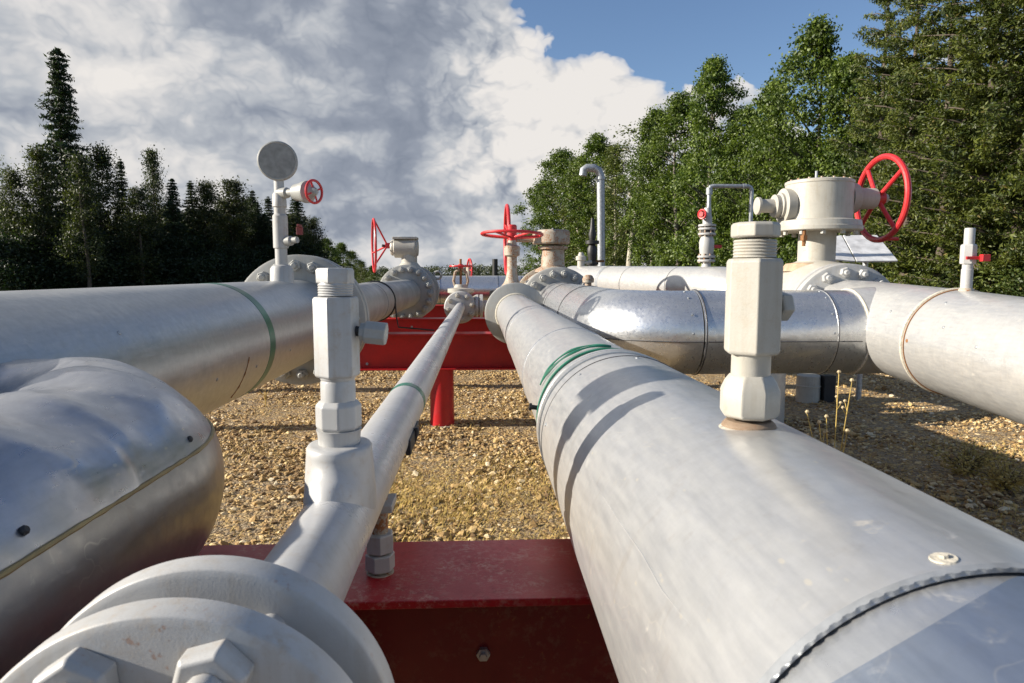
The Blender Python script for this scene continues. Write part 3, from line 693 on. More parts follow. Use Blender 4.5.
# white tilted panel behind the right valve
P = thing('metal_cover', 'white tilted sheet panel standing behind the big handwheel valve', 'sheet panel')
def slab(name, q4, th, m_, parent):
    n = (q4[1] - q4[0]).cross(q4[3] - q4[0]).normalized(); mm = MB()
    mm.v = list(q4) + [p_ + n * th for p_ in q4]
    mm.f = [(0, 1, 2, 3), (7, 6, 5, 4), (0, 4, 5, 1), (1, 5, 6, 2), (2, 6, 7, 3), (3, 7, 4, 0)]; mm.m = [0] * 6
    return mm.build(name, m_, parent, .004)
yb, yf = 12.9, 12.0
slab('panel', [at(857, 261, yf), at(898, 260.5, yf), at(877, 235, yb), at(843, 235, yb)], -.03, M['panel'], P)
slab('side_panel', [at(833, 259, yf), at(855.5, 261, yf), at(841.5, 235, yb), at(832, 237, yb)], -.03, M['panel'], P)
q = at(866, 250, 12.5); MB().cyl((q.x, 12.5, GZ - .2), (q.x, 12.5, q.z - .02), .05, 12).build('post', M['galv'], P)

# ================================================================ FAR RIGHT PIPE F
P = thing('insulated_pipe', 'white clad pipe in the right background running below the grey gooseneck', 'pipe')
f0, f1 = V((2.35, 17.2, -.20)), V((4.15, 11.6, -.27)); FR = .38
dv = (f1 - f0).normalized()
pts = [f0 + dv * t for t in np.linspace(0, (f1 - f0).length, 12)] + [f1 + dv * .25 + V((.03, 0, -.03)), f1 + dv * .5 + V((.1, 0, -.12)), f1 + dv * .68 + V((.15, 0, -.30)), f1 + dv * .78 + V((.18, 0, -.6)), f1 + dv * .8 + V((.18, 0, -1.0)), f1 + dv * .8 + V((.18, 0, GZ - f1.z - .2))]
MB().path(pts, FR, 64).build('pipe_cladding', M['clad_pale'], P, smooth=60)
m = MB(); m.lathe(f0 + dv * .02, -dv, [(0, FR), (.12, FR * .9), (.2, FR * .6), (.22, .1)], 48, cap0=False); m.build('end_cap', M['clad_pale'], P)
for t, w in ((1.9, .12), (3.0, .012), (4.7, .012)):
    MB().lathe(f0 + dv * t, dv, [(0, FR + .004), (w, FR + .004)], 64, cap0=False, cap1=False).build('seam', M['galv'] if w > .1 else M['seam_dark'], P)

def flg(mb, c, z, r, h=.035): mb.lathe((c.x, c.y, z), (0, 0, 1), [(0, r * .95), (.005, r), (h, r), (h + .005, r * .95)], 32)
P = thing('vent_valve', 'slim flanged valve stack with bent grey outlet pipe on the right background pipe', 'valve')
c = at(706, 270, 12.1); zb = .05
m = MB(); m.lathe((c.x, c.y, zb - .1), (0, 0, 1), [(0, .12), (.14, .11), (.18, .08), (.25, .075), (.30, .11), (.42, .12), (.50, .13), (.62, .13), (.70, .10), (.74, .08), (.88, .08), (1.03, .085), (1.06, .07), (1.20, .06)], 32); m.build('valve_body', M['white'], P)
for z in (.15, .22, .62, .71, .77): 
    m = MB(); flg(m, c, z + zb - .0, .155); m.build('flange', M['white'], P, .003)
m = MB(); flg(m, c, .188 + zb, .13, .03); flg(m, c, .66 + zb, .13, .045); m.build('gasket', M['black'], P)
for z in (.13, .60):
    for k in range(8):
        m = MB(); an = 2 * PI * k / 8 + .2; q = V((c.x + .125 * math.cos(an), c.y + .125 * math.sin(an), z + zb)); m.cyl(q, q + V((0, 0, .16)), .016, 8)
        m.build('stud_bolt', M['cream_rust'], P)
z0 = (273 - 185) / F * 12.1 - .03
m = MB(); m.path([V((c.x + .02, c.y, zb + .95)), V((c.x + .02, c.y, z0 - .06)), V((c.x + .04, c.y, z0 - .01)), V((c.x + .09, c.y, z0)), V((c.x + .72, c.y, z0)), V((c.x + .76, c.y, z0 - .02)), V((c.x + .78, c.y, z0 - .06)), V((c.x + .78, c.y, -.1))], .036, 16)
m.lathe((c.x + .02, c.y, z0 - .15), (0, 0, 1), [(0, .055), (.12, .055)], 16); m.lathe((c.x + .62, c.y, z0), (1, 0, 0), [(0, .045), (.06, .045)], 16)
m.build('outlet_pipe', M['galv'], P)
m = MB(); m.lathe((c.x, c.y, zb + .98), (-.8, -.6, 0), [(0, .05), (.12, .05)], 16); m.build('side_boss', M['white'], P)
wheel(P, (c.x - .13, c.y - .1, zb + .98), (-.8, -.6, 0), .075, .018, 3, M['wheel'])
m = MB(); m.box((c.x + .2, c.y, zb + .42), (.07, .02, .03)); m.build('lever', M['wheel'], P, .005)

P = thing('gooseneck_vent', 'tall grey gooseneck vent pipe curling over at the top before the trees', 'vent pipe')
gy = 18.2; a_ = at(603, 300, gy); b_ = at(601, 168, gy); e_ = at(583, 168, gy); r_ = .105
m = MB(); m.path([V((a_.x, gy, GZ - .3)), V((b_.x, gy, b_.z - .35)), V((b_.x - .01, gy, b_.z - .2)), V((b_.x - .07, gy, b_.z - .06)), V((b_.x - .2, gy, b_.z)), V((e_.x + .1, gy, e_.z - .0)), V((e_.x + .02, gy, e_.z - .05)), V((e_.x, gy, e_.z - .2))], r_, 24); m.build('vent_pipe', M['galv'], P, smooth=60)
m = MB(); m.lathe((b_.x, gy, b_.z - .30), (0, 0, 1), [(0, r_ + .02), (.07, r_ + .02)], 24); m.build('coupling', M['galv'], P)
P = thing('vent_valve', 'dark slender valve stack beside the foot of the grey gooseneck vent', 'valve')
c = at(592, 268, 17.0); z0 = -.5
m = MB(); m.lathe((c.x, c.y, z0), (0, 0, 1), [(0, .1), (.7, .1), (.71, .16), (.77, .16), (.78, .09), (.95, .12), (1.1, .13), (1.2, .08), (1.22, .17), (1.30, .17), (1.31, .07), (1.45, .10), (1.6, .06), (1.85, .04)], 24); m.build('valve_body', M['dark'], P)
m = MB(); m.cyl((c.x - .1, c.y, .28), (c.x + .3, c.y, .30), .03, 10); m.build('lever', M['rust'], P)
P = thing('pipe_stub', 'short pale capped stub left of the dark valve stack', 'pipe fitting')
c = at(581, 268, 16.6)
m = MB(); m.lathe((c.x, c.y, -.4), (0, 0, 1), [(0, .09), (.70, .09), (.71, .13), (.80, .13), (.82, .08), (.9, .05)], 24); m.cyl((c.x, c.y, .25), (c.x + .26, c.y, .27), .04, 12); m.build('stub_pipe', M['cream'], P, .004)
P = thing('marker_post', 'thin dark marker post on the skyline left of the rusty handwheel stem', 'post')
c = at(495, 265, 30); m = MB(); m.cyl((c.x, 30, GZ - .3), (c.x, 30, at(495, 259, 30).z), .12, 12); m.build('post_body', M['dark'], P)

# ================================================================ SUPPORTS AND SMALL THINGS UNDER THE RIGHT PIPES
P = thing('footing_drum', 'short cream drum footing on the ground under the silver cross pipe', 'support')
c = at(808, 390, 12.6); m = MB(); m.lathe((c.x, 12.6, GZ - .1), (0, 0, 1), [(0, .215), (.35, .215), (.355, .225), (.38, .225), (.385, .215), (.56, .21), (.58, .18)], 40); m.build('drum', M['cream'], P)
P = thing('footing_block', 'black square block beside the cream drum footing', 'support')
c = at(827, 390, 12.5); MB().box((c.x, 12.5, GZ + .2), (.11, .11, .28)).build('block', M['black'], P, .008)
P = thing('support_post', 'blue grey stanchion seen beside the hexagonal riser under the cross pipe', 'support')
m = MB(); m.cyl((2.55, 6.6, GZ - .2), (2.55, 6.6, -.88), .12, 20); m.build('post', M['galv'], P)
def rivets(parent, spots, r=.011):
    for (c_, q_) in spots:
        d_ = (q_ - c_).normalized(); MB().lathe(q_ - d_ * .001, d_, [(0, r), (.004, r * .9), (.006, r * .5)], 10).build('rivet', M['galv'], parent)
byname = {o.get('label'): o for o in bpy.data.objects if o.get('label')}
pe = byname['shiny silver clad pipe that bends from the far valve across to the right hand pipe']
rivets(pe, [(V((x_, EY, EZ)), V((x_, EY - ER * math.cos(a_), EZ + ER * math.sin(a_)))) for x_ in (EX + Rb - .10, EX + Rb + 1.13) for a_ in (.05, .5, 1.0, 1.35)])
pd_ = byname['wide pale clad pipe with a welded ring leaving at the right edge of the picture']
for y_, a_ in ((5.45, 2.6), (5.9, 2.9), (4.7, 2.7), (4.9, 2.2), (4.3, 2.9)):
    c_ = dax(y_); rivets(pd_, [(c_, c_ + V((math.cos(a_), 0, math.sin(a_))) * (DR + .001))], .012)
pl_ = byname['large smooth clad pipe with green tape ring along the left side']
rivets(pl_, [(V((LX, y_, LZ)), V((LX + LR * math.cos(a_), y_, LZ + LR * math.sin(a_)))) for y_, a_ in ((3.3, -.2), (3.9, -.25), (4.6, -.3), (5.4, -.25), (3.0, .6), (6.2, -.3))])
pc_ = byname['big pale aluminium clad pipe running from the lower right corner towards the middle']
rivets(pc_, [(V((CX, y_, CZ)), V((CX + .308 * math.cos(a_), y_, CZ + .308 * math.sin(a_)))) for y_, a_ in ((2.36, 2.9), (2.36, 2.2), (2.36, 1.5), (2.36, .9))], .008)
# ================================================================ GROUND
def ground_mat():
    m, t, b, pos = mat('gravel_ground')
    v1 = t.vor(pos, 26, out='Color'); d1 = t.vor(pos, 26)
    v2 = t.vor(pos, 60, out='Color'); d2 = t.vor(pos, 60)
    sep = t.new('ShaderNodeSeparateColor'); t.link(v1, sep.inputs[0])
    c = t.ramp(sep.outputs[0], [(0, (.10, .055, .02)), (.35, (.25, .15, .055)), (.7, (.40, .26, .095)), (1, (.52, .38, .18))])
    sep2 = t.new('ShaderNodeSeparateColor'); t.link(v2, sep2.inputs[0])
    c2 = t.ramp(sep2.outputs[0], [(0, (.12, .085, .05)), (1, (.34, .26, .16))])
    c = t.mix(t.ramp(t.noise(pos, 9, 4), [(.4, 0.0), (.6, 1.0)]), c, c2)
    # grass beyond the gravel pad
    far = t.math('GREATER_THAN', t.math('ADD', t.vm('LENGTH', t.vm('MULTIPLY', pos, (1, .75, 0))), t.math('MULTIPLY', t.noise(pos, .5, 4), 5)), 26)
    grass = t.ramp(t.noise(pos, 1.3, 6, .7), [(.35, (.045, .06, .018)), (.6, (.11, .115, .035)), (.8, (.20, .16, .06))])
    c = t.mix(far, c, grass)
    t.link(c, b.inputs['Base Color']); b.inputs['Roughness'].default_value = .9
    h = t.math('SUBTRACT', 1.0, t.math('ADD', t.math('MULTIPLY', d1, .7), t.math('MULTIPLY', d2, .3)))
    t.link(t.bump(h, .9, .03), b.inputs['Normal'])
    return m
def gh(x, y): return GZ + .05 * math.sin(x * .7 + 1) * math.cos(y * .5) + .03 * math.sin(x * 2.1) * math.sin(y * 1.7)
m = MB()
xs = [-1500, -400, -120] + list(np.arange(-40, 40.1, 1.0)) + [120, 400, 1500]
ysg = [-1500, -300, -60] + list(np.arange(-20, 60.1, 1.0)) + [120, 400, 1500]
for y in ysg:
    for x in xs: m.v.append(V((x, y, gh(x, y) if abs(x) < 45 and -25 < y < 65 else GZ)))
nx = len(xs)
for j in range(len(ysg) - 1):
    for i in range(nx - 1): m.f.append((j * nx + i, j * nx + i + 1, (j + 1) * nx + i + 1, (j + 1) * nx + i)); m.m.append(0)
tag(m.build('ground', ground_mat()), kind='structure')

def fast_mesh(name, verts, faces, material, fsize, smooth=False):
    me = bpy.data.meshes.new(name); nf = len(faces)
    me.vertices.add(len(verts)); me.vertices.foreach_set('co', verts.astype(np.float32).ravel())
    me.loops.add(nf * fsize); me.loops.foreach_set('vertex_index', faces.astype(np.int32).ravel())
    me.polygons.add(nf); me.polygons.foreach_set('loop_start', np.arange(nf, dtype=np.int32) * fsize)
    try: me.polygons.foreach_set('loop_total', np.full(nf, fsize, dtype=np.int32))
    except Exception: pass
    me.polygons.foreach_set('use_smooth', np.full(nf, smooth)); me.materials.append(material); me.update(calc_edges=True); me.validate()
    return me

# loose stones
def stone_mat():
    m, t, b, pos = mat('stone')
    g = t.new('ShaderNodeNewGeometry').outputs['Random Per Island']
    c = t.ramp(g, [(0, (.12, .066, .026)), (.3, (.33, .20, .070)), (.6, (.50, .33, .125)), (.85, (.62, .46, .22)), (1, (.70, .60, .42))])
    c = t.mix(t.ramp(t.noise(pos, 60, 3), [(.4, 0.0), (.7, .5)]), c, (.2, .15, .1))
    t.link(c, b.inputs['Base Color']); b.inputs['Roughness'].default_value = .85
    return m
import bmesh
bm = bmesh.new(); bmesh.ops.create_icosphere(bm, subdivisions=1, radius=1); bm.verts.ensure_lookup_table()
iv = np.array([v.co[:] for v in bm.verts]); iff = np.array([[v.index for v in f.verts] for f in bm.faces]); bm.free()
def scatter(n, region):
    P_ = []
    while len(P_) < n:
        for (x0, x1, y0, y1, w) in region:
            if random.random() < w:
                P_.append((random.uniform(x0, x1), random.uniform(y0, y1)))
    return np.array(P_[:n])
NS_ = 52000
xy = scatter(NS_, [(-6, 2, 5, 11, .42), (-7, 2.5, 11, 17, .34), (2, 9, 4.5, 11, .34), (2, 10, 11, 17, .14)])
gzv = np.array([gh(x, y) for x, y in xy])
sz = np.clip(.0160 * np.exp(.42 * rng.standard_normal(NS_)), .008, .065)
vs = iv[None] * (1 + .28 * rng.standard_normal((NS_, len(iv), 1))).clip(.6, 1.5)
vs = vs * (np.stack([.8 + .7 * rng.random(NS_), .8 + .5 * rng.random(NS_), .45 + .35 * rng.random(NS_)], 1))[:, None, :] * sz[:, None, None]
an = rng.random(NS_) * 2 * PI; c_, s_ = np.cos(an)[:, None], np.sin(an)[:, None]
tl = rng.standard_normal((NS_, 1)) * .35
x_, y_, z_ = vs[..., 0].copy(), vs[..., 1].copy(), vs[..., 2].copy()
z2 = z_ * np.cos(tl) + x_ * np.sin(tl); x2 = x_ * np.cos(tl) - z_ * np.sin(tl)
X_ = x2 * c_ - y_ * s_ + xy[:, 0:1]; Y_ = x2 * s_ + y_ * c_ + xy[:, 1:2]; Z_ = z2 + (gzv + sz * .25)[:, None]
vv = np.stack([X_, Y_, Z_], -1).reshape(-1, 3)
ff = (iff[None] + (np.arange(NS_) * len(iv))[:, None, None]).reshape(-1, 3)
o = bpy.data.objects.new('gravel', fast_mesh('gravel', vv, ff, stone_mat(), 3)); COL.objects.link(o)
tag(o, 'loose tan gravel stones covering the ground between the pipes', 'gravel', kind='stuff')

# dry grass blades: thin curved strips
def blades(name, n, centres, hmin, hmax, wid, material, spread, lean=.5):
    c = centres[rng.integers(0, len(centres), n)] + rng.standard_normal((n, 2)) * spread
    z = np.array([gh(x, y) for x, y in c]); h = hmin + (hmax - hmin) * rng.random(n); a = rng.random(n) * 2 * PI
    ln = h * lean * (.3 + rng.random(n)); dx, dy = np.cos(a), np.sin(a); wx, wy = -dy * wid / 2, dx * wid / 2
    k = []
    for (t, w, l) in ((0, 1, 0), (.55, .8, .35), (1, .15, 1)):
        for sg in (-1, 1): k.append(np.stack([c[:, 0] + dx * ln * l + wx * w * sg, c[:, 1] + dy * ln * l + wy * w * sg, z + h * t], 1))
    v = np.stack(k, 1).reshape(-1, 3); b = (np.arange(n) * 6)[:, None]
    f = np.concatenate([b + np.array([[0, 1, 3, 2]]), b + np.array([[2, 3, 5, 4]])], 0)
    o = bpy.data.objects.new(name, fast_mesh(name, v, f, material, 4)); COL.objects.link(o); return o
cen = np.concatenate([scatter(120, [(-1.4, 1.4, 5.0, 8.6, 1)]), scatter(50, [(-5, 2, 6, 14, 1)]), scatter(60, [(2.6, 8, 4.5, 9, 1)])])
tag(blades('dry_grass', 24000, cen, .02, .07, .005, M['straw'], .26, 1.3), 'short straw coloured dry grass growing through the gravel', 'grass', kind='stuff')
cen = scatter(500, [(6, 22, 17, 34, 1), (-3, 8, 22, 40, .7), (-22, -6, 16, 40, .7)])
tag(blades('long_grass', 26000, cen, .25, .9, .03, leaf_mat('meadow_grass', (.07, .075, .02), (.26, .22, .075)), .8, .4), 'rough yellow green grass at the forest edge', 'grass', kind='stuff')

# ================================================================ SMALL WEEDS
def weed(label, x, y, h, n, seed, heads=True, name='dry_weed', m_=None):
    rs = random.Random(seed); z = gh(x, y); mb = MB(); hs = []
    for k in range(n):
        a = rs.uniform(0, 6.28); l = rs.uniform(.04, .16) * h; p0 = V((x, y, z - .02)); hh = h * rs.uniform(.6, 1)
        p1 = V((x + l * .3 * math.cos(a), y + l * .3 * math.sin(a), z + hh * .5)); p2 = V((x + l * math.cos(a), y + l * math.sin(a), z + hh))
        mb.path([p0, p1, p2], [.006, .0045, .003], 5)
        for j in range(2):
            q = p1.lerp(p2, rs.uniform(.2, .7)); e = q + V((rs.uniform(-.08, .08), rs.uniform(-.08, .08), rs.uniform(.05, .12)))
            mb.path([q, q.lerp(e, .5), e], .0025, 4)
            if heads: hs.append((e, .8))
        if heads: hs.append((p2, 1.0))
    P = thing(name, label, 'weed')
    mb.build('stalks', m_ or M['straw'], P)
    hm = plain('seed_heads', (.5, .4, .24), .9, 0, 40) if heads else None
    for e, k in hs: MB().lathe(e, (0, 0, 1), [(0, .008 * k), (.014 * k, .020 * k), (.03 * k, .010 * k)], 6).build('seed_head', hm, P)
q = at(834, 445, 5.4)
weed('tall dry weed with pale seed heads rising behind the hexagonal riser', q.x, 5.4, 1.58, 6, 3)
weed('small dry weed sprig in gravel below the left pipe flange', -3.95, 12.6, .35, 7, 9, False)
for i, (u, v, Y, s_) in enumerate(((965, 470, 7.6, .40), (1005, 500, 6.9, .38))):
    q = at(u, v, Y); P = thing('dry_shrub', ['low yellowing shrub on the shaded gravel at right', 'low yellowing shrub nearest the right picture edge'][i], 'shrub')
    mb = MB(); rs = random.Random(i + 20); tips = []
    for k in range(26):
        a = rs.uniform(0, 6.28); l = rs.uniform(.3, 1) * s_; e = V((q.x + l * math.cos(a), Y + l * math.sin(a), gh(q.x, Y) + s_ * rs.uniform(.3, .9)))
        s0 = V((q.x, Y, gh(q.x, Y))); mb.path([s0, s0.lerp(e, .5) + V((0, 0, .06)), e], [.006, .004, .002], 4); tips.append((s0, e))
    mb.build('stems', M['bark'], P)
    N = 1400; vv = []; ffs = []
    for k in range(N):
        s0, e = tips[rs.randrange(26)]; c0 = s0.lerp(e, rs.uniform(.3, 1.05)) + V([rs.gauss(0, .035) for _ in range(3)])
        a = V([rs.gauss(0, 1) for _ in range(3)]).normalized(); b = a.orthogonal().normalized(); r0 = rs.uniform(.012, .026)
        vv += [c0 - a * r0, c0 + b * r0 * .6, c0 + a * r0, c0 - b * r0 * .6]; ffs.append((4 * k, 4 * k + 1, 4 * k + 2, 4 * k + 3))
    o = bpy.data.objects.new('foliage', fast_mesh('foliage', np.array([tuple(w) for w in vv]), np.array(ffs), leaf_mat('dry_leaves', (.26, .19, .05), (.60, .46, .15)), 4)); COL.objects.link(o); o.parent = P  # dry leaf colour brightened to stand in for sunlight on the shrubs

# ================================================================ TREES
def leaf_cloud(cent, sd, n_per, size, droop=0.0, squash=.6, asp=.55):
    """leaf quads spread round cluster centres"""
    K = len(cent); N = K * n_per
    c = np.repeat(cent, n_per, 0) + rng.standard_normal((N, 3)) * np.repeat(sd, n_per)[:, None] * np.array([1, 1, squash])
    a = rng.standard_normal((N, 3)); a /= np.linalg.norm(a, axis=1)[:, None]
    t = rng.standard_normal((N, 3)); b = np.cross(a, t); b /= np.linalg.norm(b, axis=1)[:, None]
    s = (size * (.6 + .8 * rng.random(N)))[:, None]
    v = np.stack([c - a * s, c + b * s * asp, c + a * s, c - b * s * asp], 1).reshape(-1, 3)
    return v
def crown_obj_mesh(name, v, material):
    n = len(v) // 4; f = np.arange(n * 4).reshape(n, 4)
    return fast_mesh(name, v, f, material, 4)
def trunk_mesh(name, H, r0, limbs, material, bend=.1, top=.98):
    m = MB(); pts = [V((bend * math.sin(z * .5), bend * math.cos(z * .35) - bend, z)) for z in np.linspace(-.3, H * top, 10)]
    m.path(pts, [r0 * (1 - .92 * i / 9) for i in range(10)], 8)
    for (p0, p1, r) in limbs: m.path([V(p0), V(p0).lerp(V(p1), .5) + V((0, 0, .1)), V(p1)], [r, r * .6, r * .25], 5)
    me = bpy.data.meshes.new(name); me.from_pydata([tuple(q) for q in m.v], [], m.f); me.materials.append(material); me.update()
    for p_ in me.polygons: p_.use_smooth = True
    return me
def deciduous(i, H, rad, base, mat_, bark, n_cl=150, n_per=70, leaf=.09, sd0=.42):
    cs = []; limbs = []
    for k in range(n_cl):
        t = rng.random() ** .75; z = H * (base + (1 - base) * t)
        prof = (math.sin(PI * min(1, (t * .84 + .15))) ** .75) * rad * (.82 + .18 * math.sin(i * 3 + t * 7) + .14 * math.sin(i * 5 + t * 17))
        a = rng.random() * 2 * PI; rr = prof * (.35 + .65 * rng.random() ** .5) * (1 + .25 * math.sin(a * 3 + i))
        cs.append((rr * math.cos(a), rr * math.sin(a), z))
        if k % 5 == 0: limbs.append(((0, 0, z - rr * .55), (rr * math.cos(a) * .9, rr * math.sin(a) * .9, z), .045))
    cs = np.array(cs); sd = sd0 * (.6 + .6 * rng.random(n_cl))
    v = leaf_cloud(cs, sd, n_per, leaf, squash=.7)
    return crown_obj_mesh('crown', v, mat_), trunk_mesh('trunk', H, .016 * H, limbs, bark, .15)
def conifer(i, H, rad, base, mat_, bark, whorl=.42, n_br=7, dens=26, leaf=.11, droop=.25, pw=.9, sdb=.10):
    cs = []; sd = []; limbs = []; z = H * base
    while z < H * .985:
        t = (z - H * base) / (H * (1 - base)); L = rad * (1 - t) ** pw * (.85 + .3 * rng.random()) + .12
        if t < .12: L *= .75 + 2 * t
        nb = max(3, int(n_br * (1 - .45 * t)))
        a0 = rng.random() * 6.28
        for k in range(nb):
            a = a0 + 2 * PI * k / nb + rng.normal(0, .25); l = L * (.65 + .45 * rng.random())
            dz = -droop * l + .10 * l
            e = (l * math.cos(a), l * math.sin(a), z + dz)
            if l > .5: limbs.append(((0, 0, z), e, .02 + .01 * l))
            ns = max(2, int(l / .22))
            for s in range(ns):
                f = (s + .6) / ns; cs.append((e[0] * f, e[1] * f, z + dz * f * f + .02)); sd.append(sdb + .05 * l * (1 - abs(f - .6)))
        z += whorl * (.7 + .5 * rng.random()) * (1 - .45 * t)
    cs.append((0, 0, H * .99)); sd.append(.08)
    v = leaf_cloud(np.array(cs), np.array(sd), dens, leaf, squash=.45, asp=.30)
    return crown_obj_mesh('crown', v, mat_), trunk_mesh('trunk', H, .013 * H, limbs[:400], bark, .04)

protos = {
    'aspen': [deciduous(i, 13, 2.75, .10, M['aspen'], M['bark_mid'], 230, 110, .082, .28) for i in range(4)],
    'birch': [deciduous(i + 7, 12, 2.1, .14, M['birch'], M['bark_pale'], 190, 80, .075, .34) for i in range(3)],
    'thin': [deciduous(i + 17, 11, 1.1, .35, M['birch'], M['bark_pale'], 60, 40, .06, .32) for i in range(2)],
    'pine': [conifer(i + 3, 15, 2.5, .10, M['pine'], M['bark'], .80, 7, 62, .070, -.22, .60, .075) for i in range(4)],
    'spruce': [conifer(i + 30, 15, 2.1, .06, M['spruce'], M['bark'], .50, 7, 34, .12, .30, .70) for i in range(4)],
    'undergrowth': [deciduous(i + 50, 4.2, 2.0, .02, M['spruce'], M['bark'], 90, 80, .07, .42) for i in range(3)],  # spruce colour on bushes puts the forest foot's shade into their leaves
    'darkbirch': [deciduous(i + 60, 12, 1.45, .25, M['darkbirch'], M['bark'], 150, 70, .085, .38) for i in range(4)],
    'shrub': [deciduous(i + 40, 3.2, 1.5, .03, M['shrub'], M['bark'], 70, 80, .05, .34) for i in range(3)],
}
PH = {'aspen': 13, 'birch': 12, 'thin': 11, 'pine': 15, 'spruce': 15, 'shrub': 3.2, 'undergrowth': 4.2, 'darkbirch': 12}
NAME = {'aspen': 'aspen_tree', 'birch': 'birch_tree', 'thin': 'slender_tree', 'pine': 'pine_tree', 'spruce': 'spruce_tree', 'shrub': 'bush', 'undergrowth': 'bush', 'darkbirch': 'birch_tree'}
def tree(kind, x, y, h, label, group, wide=1.0, var=None):
    pr_ = protos[kind]; c_, t_ = pr_[(var if var is not None else random.randrange(99)) % len(pr_)]
    P = thing(NAME[kind], label, 'bush' if kind in ('shrub', 'undergrowth') else 'tree', group)
    P.location = (x, y, GZ - .05); s = h / PH[kind]; ww = random.uniform(.85, 1.2) * wide; P.scale = (s * ww, s * ww, s); P.rotation_euler = (0, 0, random.uniform(0, 6.28))
    for nm, me in (('crown', c_), ('trunk', t_)):
        o = bpy.data.objects.new(nm, me); COL.objects.link(o); o.parent = P
    return P
def tpos(u, v, Y):
    q = at(u, v, Y); return q.x, q.z - GZ + .05
ORD = ['first', 'second', 'third', 'fourth', 'fifth', 'sixth', 'seventh', 'eighth', 'ninth', 'tenth', 'eleventh', 'twelfth', 'thirteenth', 'fourteenth', 'fifteenth', 'sixteenth', 'seventeenth', 'eighteenth', 'nineteenth', 'twentieth']
KN = {'aspen': 'leafy aspen', 'birch': 'pale green birch', 'thin': 'sparse slender birch', 'pine': 'shaggy pine', 'spruce': 'dark spruce', 'shrub': 'bush', 'darkbirch': 'birch in shade-darkened green'}
# left forest, skyline row (u, top v, distance, kind, width)
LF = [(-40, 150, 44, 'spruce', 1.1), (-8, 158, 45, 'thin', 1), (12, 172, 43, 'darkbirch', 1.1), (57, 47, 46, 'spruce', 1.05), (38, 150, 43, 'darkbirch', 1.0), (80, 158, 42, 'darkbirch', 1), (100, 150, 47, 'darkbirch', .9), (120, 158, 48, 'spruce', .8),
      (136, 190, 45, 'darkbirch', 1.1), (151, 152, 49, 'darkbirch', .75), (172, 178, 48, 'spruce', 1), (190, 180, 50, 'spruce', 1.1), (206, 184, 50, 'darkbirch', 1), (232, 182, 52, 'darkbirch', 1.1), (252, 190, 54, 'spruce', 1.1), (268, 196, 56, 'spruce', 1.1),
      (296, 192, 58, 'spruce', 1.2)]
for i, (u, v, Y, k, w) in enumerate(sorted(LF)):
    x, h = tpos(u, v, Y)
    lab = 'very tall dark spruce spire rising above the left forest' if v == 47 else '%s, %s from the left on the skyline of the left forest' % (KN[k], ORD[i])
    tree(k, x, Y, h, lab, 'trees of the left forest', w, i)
# edge of left forest thinning into the distance
for i, (u, v, Y, k) in enumerate(((312, 236, 62, 'birch'), (326, 240, 66, 'aspen'), (341, 244, 70, 'aspen'), (352, 252, 74, 'birch'), (362, 262, 80, 'birch'), (372, 266, 90, 'aspen'))):
    x, h = tpos(u, v, Y); tree(k, x, Y, h, 'low %s trailing off right of the left forest, %s from the gauge' % (KN[k], ORD[i]), 'trees of the left forest', 1.5)
# inner rows that close the forest
for i in range(58):
    u = -70 + (i % 29) * 13.5 + random.uniform(-5, 5); Y = (46 if i < 29 else 54) + u * .02 + random.uniform(0, 5); v = random.uniform(198, 226)
    x, h = tpos(u, v, Y); tree(random.choice(('spruce', 'darkbirch', 'spruce')), x, Y, h, 'dark crowded tree inside the left forest below its skyline', 'trees deep inside the left forest', 1.35)
for i in range(17):
    u = -30 + i * 21; x, h = tpos(u, 0, 41 + i * .8); tree('undergrowth', x, 41 + i * .8, random.uniform(3.5, 5), 'bushy undergrowth along the dark foot of the left forest', 'bushes at the foot of the left forest', 1.2)
# right forest skyline
RF = [(545, 182, 98, 'aspen', 1.1), (562, 152, 88, 'aspen', 1.1), (580, 160, 84, 'birch', 1.1), (597, 138, 80, 'aspen', 1.0), (615, 148, 76, 'birch', 1), (632, 130, 72, 'thin', 1.5), (655, 112, 66, 'aspen', 1.05), (682, 98, 60, 'aspen', .95), (714, 63, 52, 'aspen', .95),
      (748, 110, 50, 'aspen', 1), (775, 84, 46, 'aspen', .85), (817, 26, 40, 'aspen', .98), (850, 60, 38, 'aspen', .9), (893, -70, 33, 'pine', .78), (925, -110, 28, 'pine', .95), (965, -150, 26, 'pine', 1.0), (1005, -160, 24, 'pine', 1.0), (1050, -200, 23, 'pine', 1), (1100, -160, 22, 'pine', 1)]
for i, (u, v, Y, k, w) in enumerate(RF):
    x, h = tpos(u, v, Y); tree(k, x, Y, h, '%s, %s from the left on the front edge of the right forest' % (KN[k], ORD[i]), 'trees of the right forest', w, i)
for i in range(64):
    t = (i % 32) / 31; u = 560 + 500 * t; Y = 98 * (1 - t) ** 1.3 + 27 * (1 - (1 - t) ** 1.3) + (5 if i < 32 else 12) + random.uniform(0, 4)
    v = np.interp(u, [540, 600, 680, 760, 860, 900, 1060], [200, 175, 140, 120, 90, 40, 0]) + random.uniform(12, 75)
    x, h = tpos(u, v, Y); tree(random.choice(('aspen', 'birch', 'aspen', 'spruce') if u < 860 else ('pine', 'spruce', 'pine', 'aspen')), x, Y, h, 'green tree standing in the second rows of the right forest', 'trees deep inside the right forest', 1.0)
for i in range(26):
    t = i / 25; u = 548 + 520 * t; Y = 92 * (1 - t) ** 1.4 + 21.5 * (1 - (1 - t) ** 1.4)
    x, h = tpos(u, 0, Y); tree('shrub', x, Y, random.uniform(1.2, 2.4) if 585 < u < 700 else random.uniform(2.4, 4.2), 'green bush at the sunny foot of the right forest', 'bushes at the foot of the right forest', 1.2)
